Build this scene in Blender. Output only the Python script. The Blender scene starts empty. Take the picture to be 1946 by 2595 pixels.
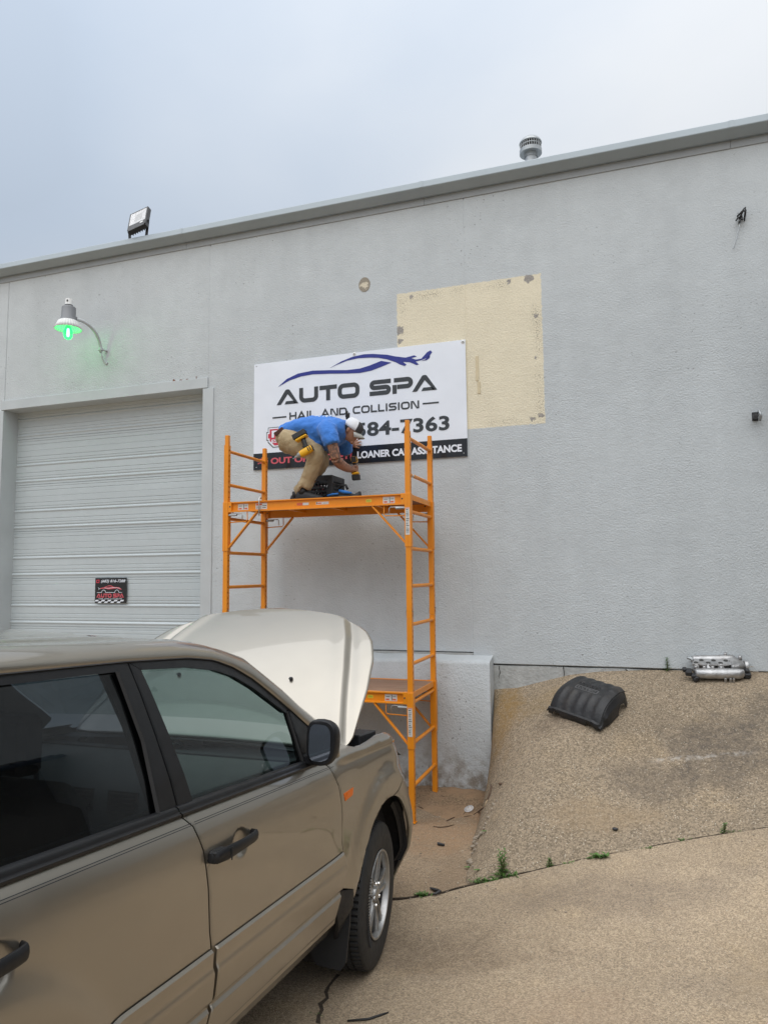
import bpy, bmesh, math, random
import numpy as np
from mathutils import Vector, Matrix, noise, geometry
sc = bpy.context.scene
COL = sc.collection
rad = math.radians
# ------------------------------------------------------------------ camera
CAMY = -7.008
def cam_axes(yaw, pitch, roll):
    cy, sy = math.cos(yaw), math.sin(yaw)
    f = Vector((sy*math.cos(pitch), cy*math.cos(pitch), math.sin(pitch)))
    r = Vector((cy, -sy, 0)); u = r.cross(f)
    c, s = math.cos(roll), math.sin(roll)
    return c*r+s*u, c*u-s*r, f
CR_, CU_, CF_ = cam_axes(rad(-18.839), rad(5.332), rad(-.5823))
cam = bpy.data.objects.new('camera', bpy.data.cameras.new('camera'))
COL.objects.link(cam)
cam.matrix_world = Matrix(((CR_.x, CU_.x, -CF_.x, 0), (CR_.y, CU_.y, -CF_.y, CAMY), (CR_.z, CU_.z, -CF_.z, 0), (0, 0, 0, 1)))
cam.data.sensor_width = 36; cam.data.lens = 24.971
cam.data.clip_start = .05; cam.data.clip_end = 2000
sc.camera = cam
# ------------------------------------------------------------------ world
SUN_EL, SUN_AZ = rad(66), rad(200)      # azimuth clockwise from +Y: behind the camera, a little to the left
w = bpy.data.worlds.new('World'); sc.world = w; w.use_nodes = True
nt = w.node_tree; nt.nodes.clear()
def wn(t, **k):
    n = nt.nodes.new(t)
    for a, b in k.items(): setattr(n, a, b)
    return n
out = wn('ShaderNodeOutputWorld'); bg = wn('ShaderNodeBackground'); bg.inputs[1].default_value = .10
sky = wn('ShaderNodeTexSky', sky_type='NISHITA'); sky.sun_disc = False
sky.sun_elevation = SUN_EL; sky.sun_rotation = SUN_AZ; sky.dust_density = 2.5
tc = wn('ShaderNodeTexCoord'); mp = wn('ShaderNodeMapping'); mp.inputs['Scale'].default_value = (1.0, 1.0, 1.6)
n1 = wn('ShaderNodeTexNoise'); n1.inputs['Scale'].default_value = 2.0; n1.inputs['Detail'].default_value = 5; n1.inputs['Roughness'].default_value = .5; n1.inputs['Distortion'].default_value = .2
n2 = wn('ShaderNodeTexNoise'); n2.inputs['Scale'].default_value = 1.1; n2.inputs['Detail'].default_value = 2
sep = wn('ShaderNodeSeparateXYZ')
# overcast luminance rises gently from the horizon to the zenith
m1 = wn('ShaderNodeMath', operation='MULTIPLY_ADD'); m1.inputs[1].default_value = 4.7; m1.inputs[2].default_value = 1.60
mz = wn('ShaderNodeMath', operation='MAXIMUM'); mz.inputs[1].default_value = 0
cr1 = wn('ShaderNodeMapRange'); cr1.inputs[1].default_value = .36; cr1.inputs[2].default_value = .66; cr1.inputs[3].default_value = .80; cr1.inputs[4].default_value = 1.06
mm = wn('ShaderNodeMath', operation='MULTIPLY')
cc = wn('ShaderNodeMix', data_type='RGBA'); cc.inputs[6].default_value = (.80, .92, 1.10, 1); cc.inputs[7].default_value = (.985, 1.0, 1.03, 1)
cr2 = wn('ShaderNodeMapRange'); cr2.inputs[1].default_value = .38; cr2.inputs[2].default_value = .64
vm = wn('ShaderNodeVectorMath', operation='SCALE')
mx = wn('ShaderNodeMix', data_type='RGBA'); mx.inputs[0].default_value = .90
L = nt.links.new
L(tc.outputs['Generated'], mp.inputs[0]); L(mp.outputs[0], n1.inputs['Vector']); L(mp.outputs[0], n2.inputs['Vector'])
L(tc.outputs['Generated'], sep.inputs[0]); L(sep.outputs[2], mz.inputs[0]); L(mz.outputs[0], m1.inputs[0])
# thinner, bluer cloud to the left of the view, thicker white cloud to the right
side = wn('ShaderNodeMath', operation='MULTIPLY_ADD'); side.inputs[1].default_value = .50; side.inputs[2].default_value = .22
sadd = wn('ShaderNodeMath', operation='ADD')
L(sep.outputs[0], side.inputs[0]); L(side.outputs[0], sadd.inputs[0]); L(n2.outputs[0], sadd.inputs[1])
nadd = wn('ShaderNodeMath', operation='MULTIPLY_ADD'); nadd.inputs[1].default_value = .5
L(n1.outputs[0], nadd.inputs[0]); L(sadd.outputs[0], nadd.inputs[2])
L(nadd.outputs[0], cr2.inputs[0]); cr2.inputs[1].default_value = .52; cr2.inputs[2].default_value = .98
L(nadd.outputs[0], cr1.inputs[0]); cr1.inputs[1].default_value = .48; cr1.inputs[2].default_value = 1.0; cr1.inputs[3].default_value = .86; cr1.inputs[4].default_value = 1.17
L(cr1.outputs[0], mm.inputs[0]); L(m1.outputs[0], mm.inputs[1]); L(cr2.outputs[0], cc.inputs[0])
cc.inputs[6].default_value = (.85, .975, 1.14, 1); cc.inputs[7].default_value = (.97, 1.0, 1.03, 1)
L(cc.outputs[2], vm.inputs[0]); L(mm.outputs[0], vm.inputs['Scale'])
L(sky.outputs[0], mx.inputs[6]); L(vm.outputs[0], mx.inputs[7]); L(mx.outputs[2], bg.inputs[0]); L(bg.outputs[0], out.inputs[0])
# ------------------------------------------------------------------ sun behind the cloud
sun = bpy.data.objects.new('sun', bpy.data.lights.new('sun', 'SUN')); COL.objects.link(sun)
sun.data.energy = 1.1; sun.data.angle = rad(85); sun.data.color = (1, .985, .965)
d = Vector((math.sin(SUN_AZ)*math.cos(SUN_EL), math.cos(SUN_AZ)*math.cos(SUN_EL), math.sin(SUN_EL)))
sun.rotation_euler = d.to_track_quat('Z', 'Y').to_euler(); sun.location = (0, -10, 20)
sc.view_settings.view_transform = 'Standard'; sc.view_settings.look = 'None'
sc.view_settings.exposure = 0.93; sc.view_settings.gamma = 1; sc.view_settings.use_curve_mapping = False
sc.render.engine = 'CYCLES'
# ------------------------------------------------------------------ helpers
class MB:
    def __init__(s): s.v, s.f = [], []
    def add(s, vs, fs):
        o = len(s.v); s.v += [tuple(p) for p in vs]; s.f += [tuple(i+o for i in q) for q in fs]; return s
    def box(s, x0, x1, y0, y1, z0, z1, M=None):
        vs = [Vector(p) for p in ((x0,y0,z0),(x1,y0,z0),(x1,y1,z0),(x0,y1,z0),(x0,y0,z1),(x1,y0,z1),(x1,y1,z1),(x0,y1,z1))]
        if M: vs = [M @ p for p in vs]
        return s.add(vs, [(0,3,2,1),(4,5,6,7),(0,1,5,4),(1,2,6,5),(2,3,7,6),(3,0,4,7)])
    def bar(s, a, b, wx, wy, up=(0,0,1)):
        a, b = Vector(a), Vector(b); d = b-a; l = d.length; d.normalize()
        x = d.cross(Vector(up))
        if x.length < 1e-4: x = d.cross(Vector((1,0,0)))
        x.normalize(); y = x.cross(d)
        M = Matrix(((x.x,y.x,d.x,a.x),(x.y,y.y,d.y,a.y),(x.z,y.z,d.z,a.z),(0,0,0,1)))
        return s.box(-wx/2,wx/2,-wy/2,wy/2,0,l,M)
    def tube(s, pts, r, n=8, cap=True, sq=None, up=None):
        pts = [Vector(p) for p in pts]; N = len(pts)
        rs = r if isinstance(r, (list, tuple)) else [r]*N
        rings = []; px = None
        for i, p in enumerate(pts):
            t = (pts[min(i+1,N-1)]-pts[max(i-1,0)]).normalized()
            if px is None:
                a = Vector(up) if up else (Vector((0,0,1)) if abs(t.z) < .9 else Vector((1,0,0)))
                px = (a - t*a.dot(t)).normalized()
            else: px = (px - t*px.dot(t)).normalized()
            py = t.cross(px); rr = rs[i]; ra, rb = rr if isinstance(rr, (list, tuple)) else (rr, rr)
            rings.append([p + px*ra*math.cos(2*math.pi*k/n) + py*rb*math.sin(2*math.pi*k/n) for k in range(n)])
        return s.loft(rings, cap)
    def loft(s, rings, cap=True, closed=True):
        n = len(rings[0]); vs = [p for q in rings for p in q]; fs = []
        for i in range(len(rings)-1):
            for k in range(n if closed else n-1):
                k2 = (k+1) % n; fs.append((i*n+k, i*n+k2, (i+1)*n+k2, (i+1)*n+k))
        if cap and closed:
            fs.append(tuple(range(n-1,-1,-1))); o = (len(rings)-1)*n; fs.append(tuple(o+k for k in range(n)))
        return s.add(vs, fs)
    def lathe(s, prof, n=24, M=None, cap=False):
        rings = []
        for r, z in prof:
            q = [Vector((r*math.cos(2*math.pi*k/n), r*math.sin(2*math.pi*k/n), z)) for k in range(n)]
            rings.append([M @ p for p in q] if M else q)
        return s.loft(rings, cap)
    def prism(s, poly, d0, d1, M=None):
        n = len(poly)
        tri = geometry.tessellate_polygon([[Vector((p[0],p[1],0)) for p in poly]])
        vs = [Vector((p[0],p[1],d0)) for p in poly]+[Vector((p[0],p[1],d1)) for p in poly]
        if M: vs = [M @ p for p in vs]
        fs = [tuple(t) for t in tri]+[tuple(i+n for i in t) for t in tri]
        fs += [(i,(i+1)%n,n+(i+1)%n,n+i) for i in range(n)]
        return s.add(vs, fs)
    def ell(s, c, r, n=16, m=10, M=None):
        rings = []
        for j in range(m+1):
            a = math.pi*j/m
            q = [Vector((r[0]*max(math.sin(a),.02)*math.cos(2*math.pi*k/n), r[1]*max(math.sin(a),.02)*math.sin(2*math.pi*k/n), -r[2]*math.cos(a))) for k in range(n)]
            rings.append([Vector(c)+((M @ p) if M else p) for p in q])
        return s.loft(rings)
    def build(s, name, mat, parent=None, smooth=False, bevel=0, world=True, fix=True, seg=1, auto=None):
        me = bpy.data.meshes.new(name); me.from_pydata([tuple(p) for p in s.v], [], s.f)
        if fix:
            bm = bmesh.new(); bm.from_mesh(me); bmesh.ops.recalc_face_normals(bm, faces=bm.faces); bm.to_mesh(me); bm.free()
        me.materials.append(mat)
        if smooth: me.polygons.foreach_set('use_smooth', [True]*len(me.polygons))
        if auto is not None: me.set_sharp_from_angle(angle=rad(auto))
        o = bpy.data.objects.new(name, me); COL.objects.link(o)
        if parent:
            o.parent = parent
            if world: o.matrix_parent_inverse = basis(parent).inverted()
        if bevel:
            b = o.modifiers.new('bevel', 'BEVEL'); b.width = bevel; b.segments = seg; b.limit_method = 'ANGLE'; b.angle_limit = rad(40)
        return o
def basis(o):
    return basis(o.parent) @ o.matrix_parent_inverse @ o.matrix_basis if o.parent else o.matrix_basis.copy()
def tag(o, label=None, cat=None, group=None, kind=None):
    if label: o['label'] = label
    if cat: o['category'] = cat
    if group: o['group'] = group
    if kind: o['kind'] = kind
    return o
def thing(name, label, cat, loc=(0,0,0), rot=(0,0,0), group=None):
    o = bpy.data.objects.new(name, None); COL.objects.link(o); o.empty_display_size = .1
    o.location = loc; o.rotation_euler = rot
    return tag(o, label, cat, group)
def copy_tree(o, parent=None):
    c = o.copy(); COL.objects.link(c)
    if parent: c.parent = parent
    for ch in list(o.children): copy_tree(ch, c)
    return c
def remesh(o, vox, smooth=2):
    m = o.modifiers.new('skin', 'REMESH'); m.mode = 'VOXEL'; m.voxel_size = vox; m.use_smooth_shade = True
    if smooth:
        m = o.modifiers.new('soft', 'SMOOTH'); m.iterations = smooth; m.factor = .5
    return o
rnd = random.Random(5)
# ------------------------------------------------------------------ material helpers
class NT:
    def __init__(s, name):
        s.m = bpy.data.materials.new(name); s.m.use_nodes = True; s.t = s.m.node_tree; s.t.nodes.clear()
        s.o = s.t.nodes.new('ShaderNodeOutputMaterial'); s.b = s.t.nodes.new('ShaderNodeBsdfPrincipled')
        s.t.links.new(s.b.outputs[0], s.o.inputs[0]); s._c = None
    def put(s, sock, v):
        if isinstance(v, bpy.types.NodeSocket): s.t.links.new(v, sock)
        elif v is not None:
            if hasattr(sock.default_value, '__len__') and not hasattr(v, '__len__'): v = (v,)*len(sock.default_value)
            if hasattr(v, '__len__') and len(v) == 3 and len(sock.default_value) == 4: v = tuple(v)+(1,)
            sock.default_value = v
    def set(s, **k):
        for a, v in k.items(): s.put(s.b.inputs[a.replace('_', ' ')], v)
        return s
    @property
    def co(s):
        if s._c is None: s._c = s.t.nodes.new('ShaderNodeTexCoord').outputs['Object']
        return s._c
    def xyz(s, v=None):
        n = s.t.nodes.new('ShaderNodeSeparateXYZ'); s.put(n.inputs[0], v or s.co); return n.outputs
    def scale(s, sx, sy, sz, v=None):
        n = s.t.nodes.new('ShaderNodeMapping'); n.inputs['Scale'].default_value = (sx,sy,sz); s.put(n.inputs[0], v or s.co); return n.outputs[0]
    def noise(s, sc, det=3, ro=.55, v=None, dist=0):
        n = s.t.nodes.new('ShaderNodeTexNoise'); n.inputs['Scale'].default_value = sc; n.inputs['Detail'].default_value = det
        n.inputs['Roughness'].default_value = ro; n.inputs['Distortion'].default_value = dist; s.put(n.inputs['Vector'], v or s.co); return n.outputs[0]
    def vor(s, sc, v=None, feature='F1', out='Distance', r=1):
        n = s.t.nodes.new('ShaderNodeTexVoronoi'); n.feature = feature; n.inputs['Scale'].default_value = sc; n.inputs['Randomness'].default_value = r
        s.put(n.inputs['Vector'], v or s.co); return n.outputs[out]
    def math(s, op, a, b=None, c=None, clamp=False):
        n = s.t.nodes.new('ShaderNodeMath'); n.operation = op; n.use_clamp = clamp
        s.put(n.inputs[0], a); s.put(n.inputs[1], b)
        if c is not None: s.put(n.inputs[2], c)
        return n.outputs[0]
    def rng(s, v, a, b, c=0, d=1, sm=False):
        n = s.t.nodes.new('ShaderNodeMapRange'); n.interpolation_type = 'SMOOTHSTEP' if sm else 'LINEAR'
        s.put(n.inputs[0], v)
        for i, x in enumerate((a,b,c,d)): n.inputs[i+1].default_value = x
        return n.outputs[0]
    def mix(s, f, a, b, mode='MIX'):
        n = s.t.nodes.new('ShaderNodeMix'); n.data_type = 'RGBA'; n.blend_type = mode; n.clamp_factor = True
        s.put(n.inputs[0], f); s.put(n.inputs[6], a); s.put(n.inputs[7], b); return n.outputs[2]
    def bump(s, h, strength=.5, dist=.01, base=None):
        n = s.t.nodes.new('ShaderNodeBump'); s.put(n.inputs['Strength'], strength); n.inputs['Distance'].default_value = dist
        s.put(n.inputs['Height'], h)
        if base is not None: s.put(n.inputs['Normal'], base)
        return n.outputs[0]
    def mul(s, col, f):
        return s.mix(1.0, col, s.comb(f), 'MULTIPLY')
    def comb(s, f):
        n = s.t.nodes.new('ShaderNodeCombineColor')
        for i in range(3): s.put(n.inputs[i], f)
        return n.outputs[0]
    def blob(s, x, z, r, xyz):       # 1 inside a soft disc on the wall plane
        a = s.math('SUBTRACT', xyz[0], x); b = s.math('SUBTRACT', xyz[2], z)
        dd = s.math('SQRT', s.math('ADD', s.math('MULTIPLY', a, a), s.math('MULTIPLY', b, b)))
        return dd
def simple(name, col, rough=.5, metal=0, coat=0, var=.08, vs=8, bump=0, bs=60, dirt=0, spec=None):
    n = NT(name); c = n.mul(col, n.rng(n.noise(vs, 4), .3, .7, 1-var, 1+var))
    if dirt:
        c = n.mix(n.rng(n.noise(vs*.6, 5), .5, .75, 0, dirt), c, (.16,.13,.10))
    n.set(Base_Color=c, Roughness=n.rng(n.noise(vs*2, 3), .3, .7, max(rough-.07,.02), min(rough+.07,1)), Metallic=metal, Coat_Weight=coat)
    if spec is not None: n.set(Specular_IOR_Level=spec)
    if bump: n.set(Normal=n.bump(n.noise(bs, 3), bump, .01))
    return n.m
# ------------------------------------------------------------------ wall materials
def stucco(patch=False, block=False):
    n = NT('stucco'); X = n.xyz()
    base = n.mul((.528,.565,.583), n.rng(n.noise(.7, 3), .3, .7, .945, 1.05))
    base = n.mul(base, n.rng(n.noise(5, 4), .3, .7, .96, 1.04))
    # vertical weather streaks and horizontal roller bands
    base = n.mul(base, n.rng(n.noise(1, 4, v=n.scale(3.2, 1, .12)), .35, .7, 1.02, .96))
    # flaked spots in loose clusters
    cl = n.rng(n.noise(1.1, 2), .50, .62)
    fl = n.math('MULTIPLY', n.rng(n.noise(36, 3, .5, v=n.scale(.8, 1, 1.2)), .655, .68), cl)
    base = n.mix(n.math('MULTIPLY', fl, .6), base, (.13,.13,.125))
    hgt = n.math('ADD', n.math('MULTIPLY', n.noise(62, 3, .6), n.rng(n.noise(1.3,2), .35, .65, .6, 1.2)), n.math('MULTIPLY', n.noise(17, 3), .55))
    if patch:
        jit = n.math('MULTIPLY', n.math('SUBTRACT', n.noise(30, 3), .5), .03)
        xx = n.math('ADD', X[0], jit); zz = n.math('ADD', X[2], jit)
        dx = n.math('SUBTRACT', .756, n.math('ABSOLUTE', n.math('SUBTRACT', xx, -1.466)))
        dz = n.math('SUBTRACT', .762, n.math('ABSOLUTE', n.math('SUBTRACT', zz, 2.262)))
        ed = n.math('MINIMUM', dx, dz)
        msk = n.rng(ed, -.004, .004)
        cream = n.mul((.775,.71,.545), n.rng(n.noise(3, 4), .3, .7, .95, 1.04))
        cream = n.mul(cream, n.rng(n.noise(60, 2), .35, .7, 1.03, .93))
        # worn speckle along the old border, denser in places
        nearb = n.rng(n.math('ABSOLUTE', n.math('SUBTRACT', ed, .055)), 0, .075, 1, 0)
        spk = n.rng(n.noise(85, 2, .5), .54, .60)
        spk = n.math('MULTIPLY', n.math('MULTIPLY', spk, nearb), n.rng(n.noise(2.6, 2), .42, .56))
        cream = n.mix(n.math('MULTIPLY', spk, .85), cream, (.13,.11,.08))
        for x, z, r in ((-.829,2.99,.058),(-1.03,2.985,.028),(-.768,2.60,.026),(-.751,1.578,.030),(-.84,1.553,.026),(-2.205,2.62,.062),(-2.195,2.50,.036),(-2.06,2.965,.026),(-.781,2.17,.016)):
            dd = n.math('ADD', n.blob(x, z, r, X), n.math('MULTIPLY', n.math('SUBTRACT', n.noise(30, 4, .65), .5), .11))
            cream = n.mix(n.rng(dd, r*.78, r*.82, 1, 0), cream, n.mul((.33,.31,.285), n.rng(n.noise(50, 2), .3, .7, .8, 1.15)))
        base = n.mix(msk, base, cream)
    # soft, uneven darker patch near the right end of the wall
    Xs = n.xyz()
    sm = n.math('MULTIPLY', n.rng(n.math('ABSOLUTE', n.math('SUBTRACT', Xs[0], 1.55)), .1, .75, 1, 0, True), n.rng(n.math('ABSOLUTE', n.math('SUBTRACT', Xs[2], 1.6)), .1, 1.2, 1, 0, True))
    base = n.mul(base, n.math('SUBTRACT', 1, n.math('MULTIPLY', sm, n.rng(n.noise(1.5, 4), .3, .7, .1, .34))))
    if block:
        g = n.math('MULTIPLY', n.rng(X[2], -1.95, -1.45, 1, 0, True), n.rng(n.noise(7, 5, .7), .42, .62))
        base = n.mix(n.math('MULTIPLY', g, .8), base, (.19,.15,.105))
        sp = n.math('MULTIPLY', n.rng(n.noise(34, 2), .69, .74), n.rng(n.noise(2.2, 2), .45, .6))
        base = n.mix(n.math('MULTIPLY', sp, .8), base, (.08,.08,.08))
    rough = .62
    n.set(Base_Color=base, Roughness=rough, Normal=n.bump(hgt, n.rng(X[2], 2.2, 3.2, .68, .42), .012), Specular_IOR_Level=.35)
    return n.m
M_wall = stucco(True); M_block = stucco(False, True)
M_crack = simple('crack_dark', (.045,.043,.04), .9)
M_plaster = simple('old_plaster', (.43,.44,.43), .8, var=.16, vs=12, bump=.8, bs=40)
M_trim = simple('trim_paint', (.50,.535,.55), .42, var=.05, vs=3, bump=.1, bs=14)
M_fascia = simple('fascia_metal', (.335,.39,.425), .38, var=.05, vs=2.5, bump=.05, bs=6)
M_flash = simple('flashing_metal', (.33,.355,.37), .45, var=.06, vs=4)
M_door = None
n = NT('door_steel'); c = n.mul((.50,.55,.57), n.rng(n.noise(1, 4, v=n.scale(.35, 1, 3)), .3, .7, .95, 1.05))
c = n.mul(c, n.rng(n.noise(9, 4), .3, .7, .975, 1.02))
n.set(Base_Color=c, Roughness=n.rng(n.noise(6, 3), .3, .7, .34, .46), Normal=n.bump(n.noise(2.2, 3, v=n.scale(.6,1,2)), .12, .02)); M_door = n.m
M_grey_metal = simple('galvanised_metal', (.38,.40,.41), .42, .55, var=.12, vs=22)
M_lamp_can = simple('lamp_housing_paint', (.24,.25,.265), .5, .2, var=.06)
M_white = simple('white_enamel', (.72,.73,.72), .4, var=.05, vs=14)
M_black_metal = simple('black_powder_coat', (.022,.022,.024), .45, var=.2)
M_black_plastic = simple('black_plastic', (.026,.027,.03), .48, var=.2, vs=30)
# ------------------------------------------------------------------ building
bld = thing('building', 'long grey stucco commercial building with a sloping metal fascia along its roof', 'building', (-3.0, 0, -2.4))
joint = .0035
JX = [-13.7, -10.65, -7.60, -4.53, -1.478, 1.572, 4.62, 7.67]
for i in range(len(JX)-1):
    a, b = JX[i]+joint/2, JX[i+1]-joint/2; z0 = -.842
    if i == 2: z0 = 2.30
    if i == 3: z0 = -.735
    MB().box(a, b, 0, .18, z0, 4.02).build('wall_panel', M_wall, bld, bevel=.006)
bb = MB().box(-13.7,-7.61,.03,.3,-3.2,3.9).box(-4.59,7.67,.03,.3,-3.2,3.9).box(-7.61,-4.59,.03,.3,2.26,3.9)
bb.build('inner_wall', M_crack, bld)
for x in JX[1:-1]:
    if x != -7.60: MB().box(x-.02,x+.02,.0022,.02,-.73 if x > -4.6 else 2.3,3.94).build('joint_sealant', M_wall, bld)
# foundation: rough strip below the panels on the right, with a crooked shadow gap above it
fb = MB(); xs = np.linspace(-1.285, 7.6, 70)
top = [-.852-.010*noise.noise(Vector((x*3,0,0)))-.004*noise.noise(Vector((x*14,3,0))) for x in xs]
rows = []
for x, t in zip(xs, top):
    j = .006*noise.noise(Vector((x*5,7,1)))
    rows.append([(x,.026+j,t),(x,.008+j,t-.008),(x,.010+j,-1.0),(x,.014+j,-2.4)])
fb.loft(rows, False, False); fb.build('foundation', M_plaster, bld, smooth=False)
# the thin grey cracks that run down the foundation strip
for x, z0, z1 in ((-.62,-.85,-.96),(-.05,-.855,-.90),(-1.22,-.86,-.98)):
    pts = [(x+.012*rnd.uniform(-1,1), .004, z0+(z1-z0)*t) for t in np.linspace(0,1,6)]
    MB().tube(pts, [.004,.0035,.003,.003,.0025,.001], 4).build('crack', M_crack, bld)
# raised concrete ledge block beside the pit
lb = MB(); xs = np.linspace(-4.40, -1.28, 60); rows = []
for x in xs:
    e = .004*noise.noise(Vector((x*6,1,0))); zt = -.802+.012*noise.noise(Vector((x*4,9,0)))
    rows.append([(x,-.205,-2.6),(x,-.2+e*.4,-1.9),(x,-.2+e*.3,-1.3),(x,-.2+e*.3,zt-.03),(x,-.19+e,zt-.008),(x,-.165,zt+.008),(x,-.08,zt+.022),(x,-.003,zt+.040)])
lb.loft(rows, False, False)
for r in (rows[0], rows[-1]): lb.add([*r, (r[0][0],.0,-2.6)], [tuple(range(9))])
lb.build('ledge_block', M_block, bld, smooth=True, auto=35)
# crumbly mortar band between ledge and panel
gb = MB(); rows = []
for x in np.linspace(-4.40, -1.478, 90):
    a = .010*noise.noise(Vector((x*5,4,0)))+.005*noise.noise(Vector((x*17,2,0)))
    rows.append([(x,.02,-.741-abs(a)*.5),(x,.004+a*.3,-.747+a*.4),(x,.002+a*.4,-.79)])
gb.loft(rows, False, False); gb.build('mortar_band', M_plaster, bld)
# fascia segments
FJ = [-13.7, -10.6, -7.75, -4.856, -1.901, 1.058, 4.05, 7.67]
for a, b in zip(FJ[:-1], FJ[1:]):
    q = [(-.003,4.036),(-.048,4.030),(-.136,4.082),(-.140,4.088),(-.124,4.160),(-.116,4.166),(.16,4.176),(.16,4.036)]
    f = MB(); n_ = len(q)
    f.loft([[(a+.001,y,z) for y,z in q],[(b-.001,y,z) for y,z in q]], True)
    f.build('fascia', M_fascia, bld, bevel=.003)
    MB().box(a+.001,b-.001,-.011,-.0005,3.958,4.0345).build('flashing_strip', M_flash, bld, bevel=.002)
    for x in np.arange(a+.35, b-.1, .61):
        MB().lathe([(.001,-.004),(.006,-.003),(.007,0)], 8, Matrix.Translation((x,-.011,3.974)) @ Matrix.Rotation(rad(90),4,'X')).build('flashing_screw', M_black_metal, bld)
for x in FJ[1:-1]:
    q = [(-.050,4.029),(-.138,4.081),(-.142,4.088),(-.126,4.161),(-.117,4.168)]
    MB().loft([[(x-.02,y-.0015,z) for y,z in q],[(x+.02,y-.0015,z) for y,z in q]], False, False).build('fascia_splice', M_fascia, bld)
MB().box(-13.7,7.67,.1605,16,4.05,4.15).build('roof', M_flash, bld)
# door frame
MB().box(-7.64,-4.535,-.014,.01,2.228,2.352).build('door_header', M_trim, bld, bevel=.003)
MB().box(-7.6,-4.6,.011,.24,2.232,2.29).build('door_soffit', M_trim, bld)
MB().box(-4.600,-4.457,-.012,.01,-2.2,2.2225).box(-4.600,-4.575,.011,.24,-2.2,2.2315).build('door_jamb', M_trim, bld, bevel=.003)
MB().box(-7.72,-7.598,-.012,.01,-2.2,2.2225).box(-7.63,-7.598,.011,.24,-2.2,2.2315).build('door_jamb', M_trim, bld, bevel=.003)
# ribbed overhead door, section by section
door_parent = bpy.data.objects.new('roller_door', None); COL.objects.link(door_parent); door_parent.parent = bld
door_parent.matrix_parent_inverse = basis(bld).inverted(); door_parent['label'] = 'ribbed grey overhead door'
def section_profile(z0, h):
    # (depth, z) ; two rounded deep ribs and sets of fine V grooves
    p = [(.010,0),(0,.004)]
    def groove(z, w=.006, d=.005): p.extend([(0,z-w),(d,z-w*.2),(d,z+w*.2),(0,z+w)])
    def rib(z): p.extend([(0,z-.026),(-.008,z-.014),(-.009,z-.003),(.003,z+.010),(.008,z+.017),(.0015,z+.027),(0,z+.032)])
    k = h/.615
    rib(.0555*k+.0); groove(.11*k); groove(.16*k); rib(.272*k)
    groove(.325*k); groove(.375*k); groove(.455*k, .004, .003); groove(.535*k); groove(.582*k)
    p.extend([(0,h-.004),(.010,h)])
    return [(y,z0+z) for y,z in p]
zs = [-1.175, -.565, .045, .655, 1.265, 1.875]
for z0 in zs:
    h = .61 if z0 < 1.8 else .40
    q = [(y,zz) for y,zz in section_profile(z0, .61) if zz <= z0+h]
    d = MB(); d.loft([[(-7.60,.232+y,zz) for y,zz in q],[(-4.597,.232+y,zz) for y,zz in q]], False, False)
    d.build('door_section', M_door, door_parent)
MB().box(-7.6,-4.597,.215,.25,-2.2,-1.18).build('door_section', M_door, door_parent)
# small fixtures on the wall
for x, z in [(-1.22,1.702),(-.804,1.689),(-1.123,1.53),(-.762,1.9),(-.833,2.424),(-.75,2.623),(-.206,2.437),(.071,2.319),(.003,1.691),(.909,1.699),(.828,2.221),(.385,2.446),(-.06,2.209),(-.584,2.304),(-.209,3.607),(.381,3.03),(-1.058,2.993),(-1.447,2.412),(1.019,1.474),(-.824,3.601),(-2.218,3.32),(-2.96,3.36),(-2.62,3.27),(-3.1,2.99),(-1.87,3.0),(-2.19,2.61)]:
    r = rnd.uniform(.008,.0165)
    MB().lathe([(.0005,-.003),(r*.55,-.003),(r*.8,-.005),(r,-.0005)], 9, Matrix.Translation((x,0,z)) @ Matrix.Rotation(rad(-90),4,'X') @ Matrix.Scale(-1,4,(0,0,1))).build('anchor_hole', M_crack, bld)
# round scar where an old fitting was
n = NT('scar'); X_ = n.xyz(); dd_ = n.math('ADD', n.blob(-2.588,3.178,.08,X_), n.math('MULTIPLY', n.math('SUBTRACT', n.noise(30,4), .5), .10)); c = n.mix(n.rng(dd_, .038, .046), (.66,.60,.47), (.30,.27,.22)); n.set(Base_Color=c, Roughness=.85, Normal=n.bump(n.noise(60),.6,.01)); M_scar = n.m
s_ = MB(); pts = [(.066*(1+.10*noise.noise(Vector((math.cos(a)*2,math.sin(a)*2,0))))*math.cos(a), .082*math.sin(a)) for a in np.linspace(0,2*math.pi,28,endpoint=False)]
s_.prism(pts, -.003, .0, Matrix.Translation((-2.588,-.0005,3.185)) @ Matrix.Rotation(rad(90),4,'X') @ Matrix.Scale(-1,4,(0,0,1)))
s_.build('round_scar', M_scar, bld)
MB().lathe([(.0005,-.004),(.014,-.004),(.017,-.003)], 10, Matrix.Translation((-2.583,-.0012,3.14)) @ Matrix.Rotation(rad(90),4,'X')).build('anchor_hole', M_crack, bld)
M_cream = simple('cream_paint', (.64,.55,.37), .6, bump=.4)
MB().box(-1.388,-1.358,-.007,.001,1.99,2.25).build('batten', M_cream, bld, bevel=.003)
MB().box(-1.374,-1.344,-.006,.001,1.855,1.982).build('batten', M_cream, bld, bevel=.003)
# rust coloured gap where flashing lifts above the door header
for x, w_, h_ in ((-5.02,.04,.03),(-4.93,.06,.014),(-4.84,.05,.012),(-4.70,.012,.035)):
    MB().prism([(0,0),(w_,0),(w_*.7,h_*.4),(w_*.25,h_)], -.005, -.001, Matrix.Translation((x,0,2.353)) @ Matrix.Rotation(rad(90),4,'X') @ Matrix.Scale(-1,4,(0,0,1))).build('rust_flake', simple('rust', (.20,.085,.05), .9), bld)
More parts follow.
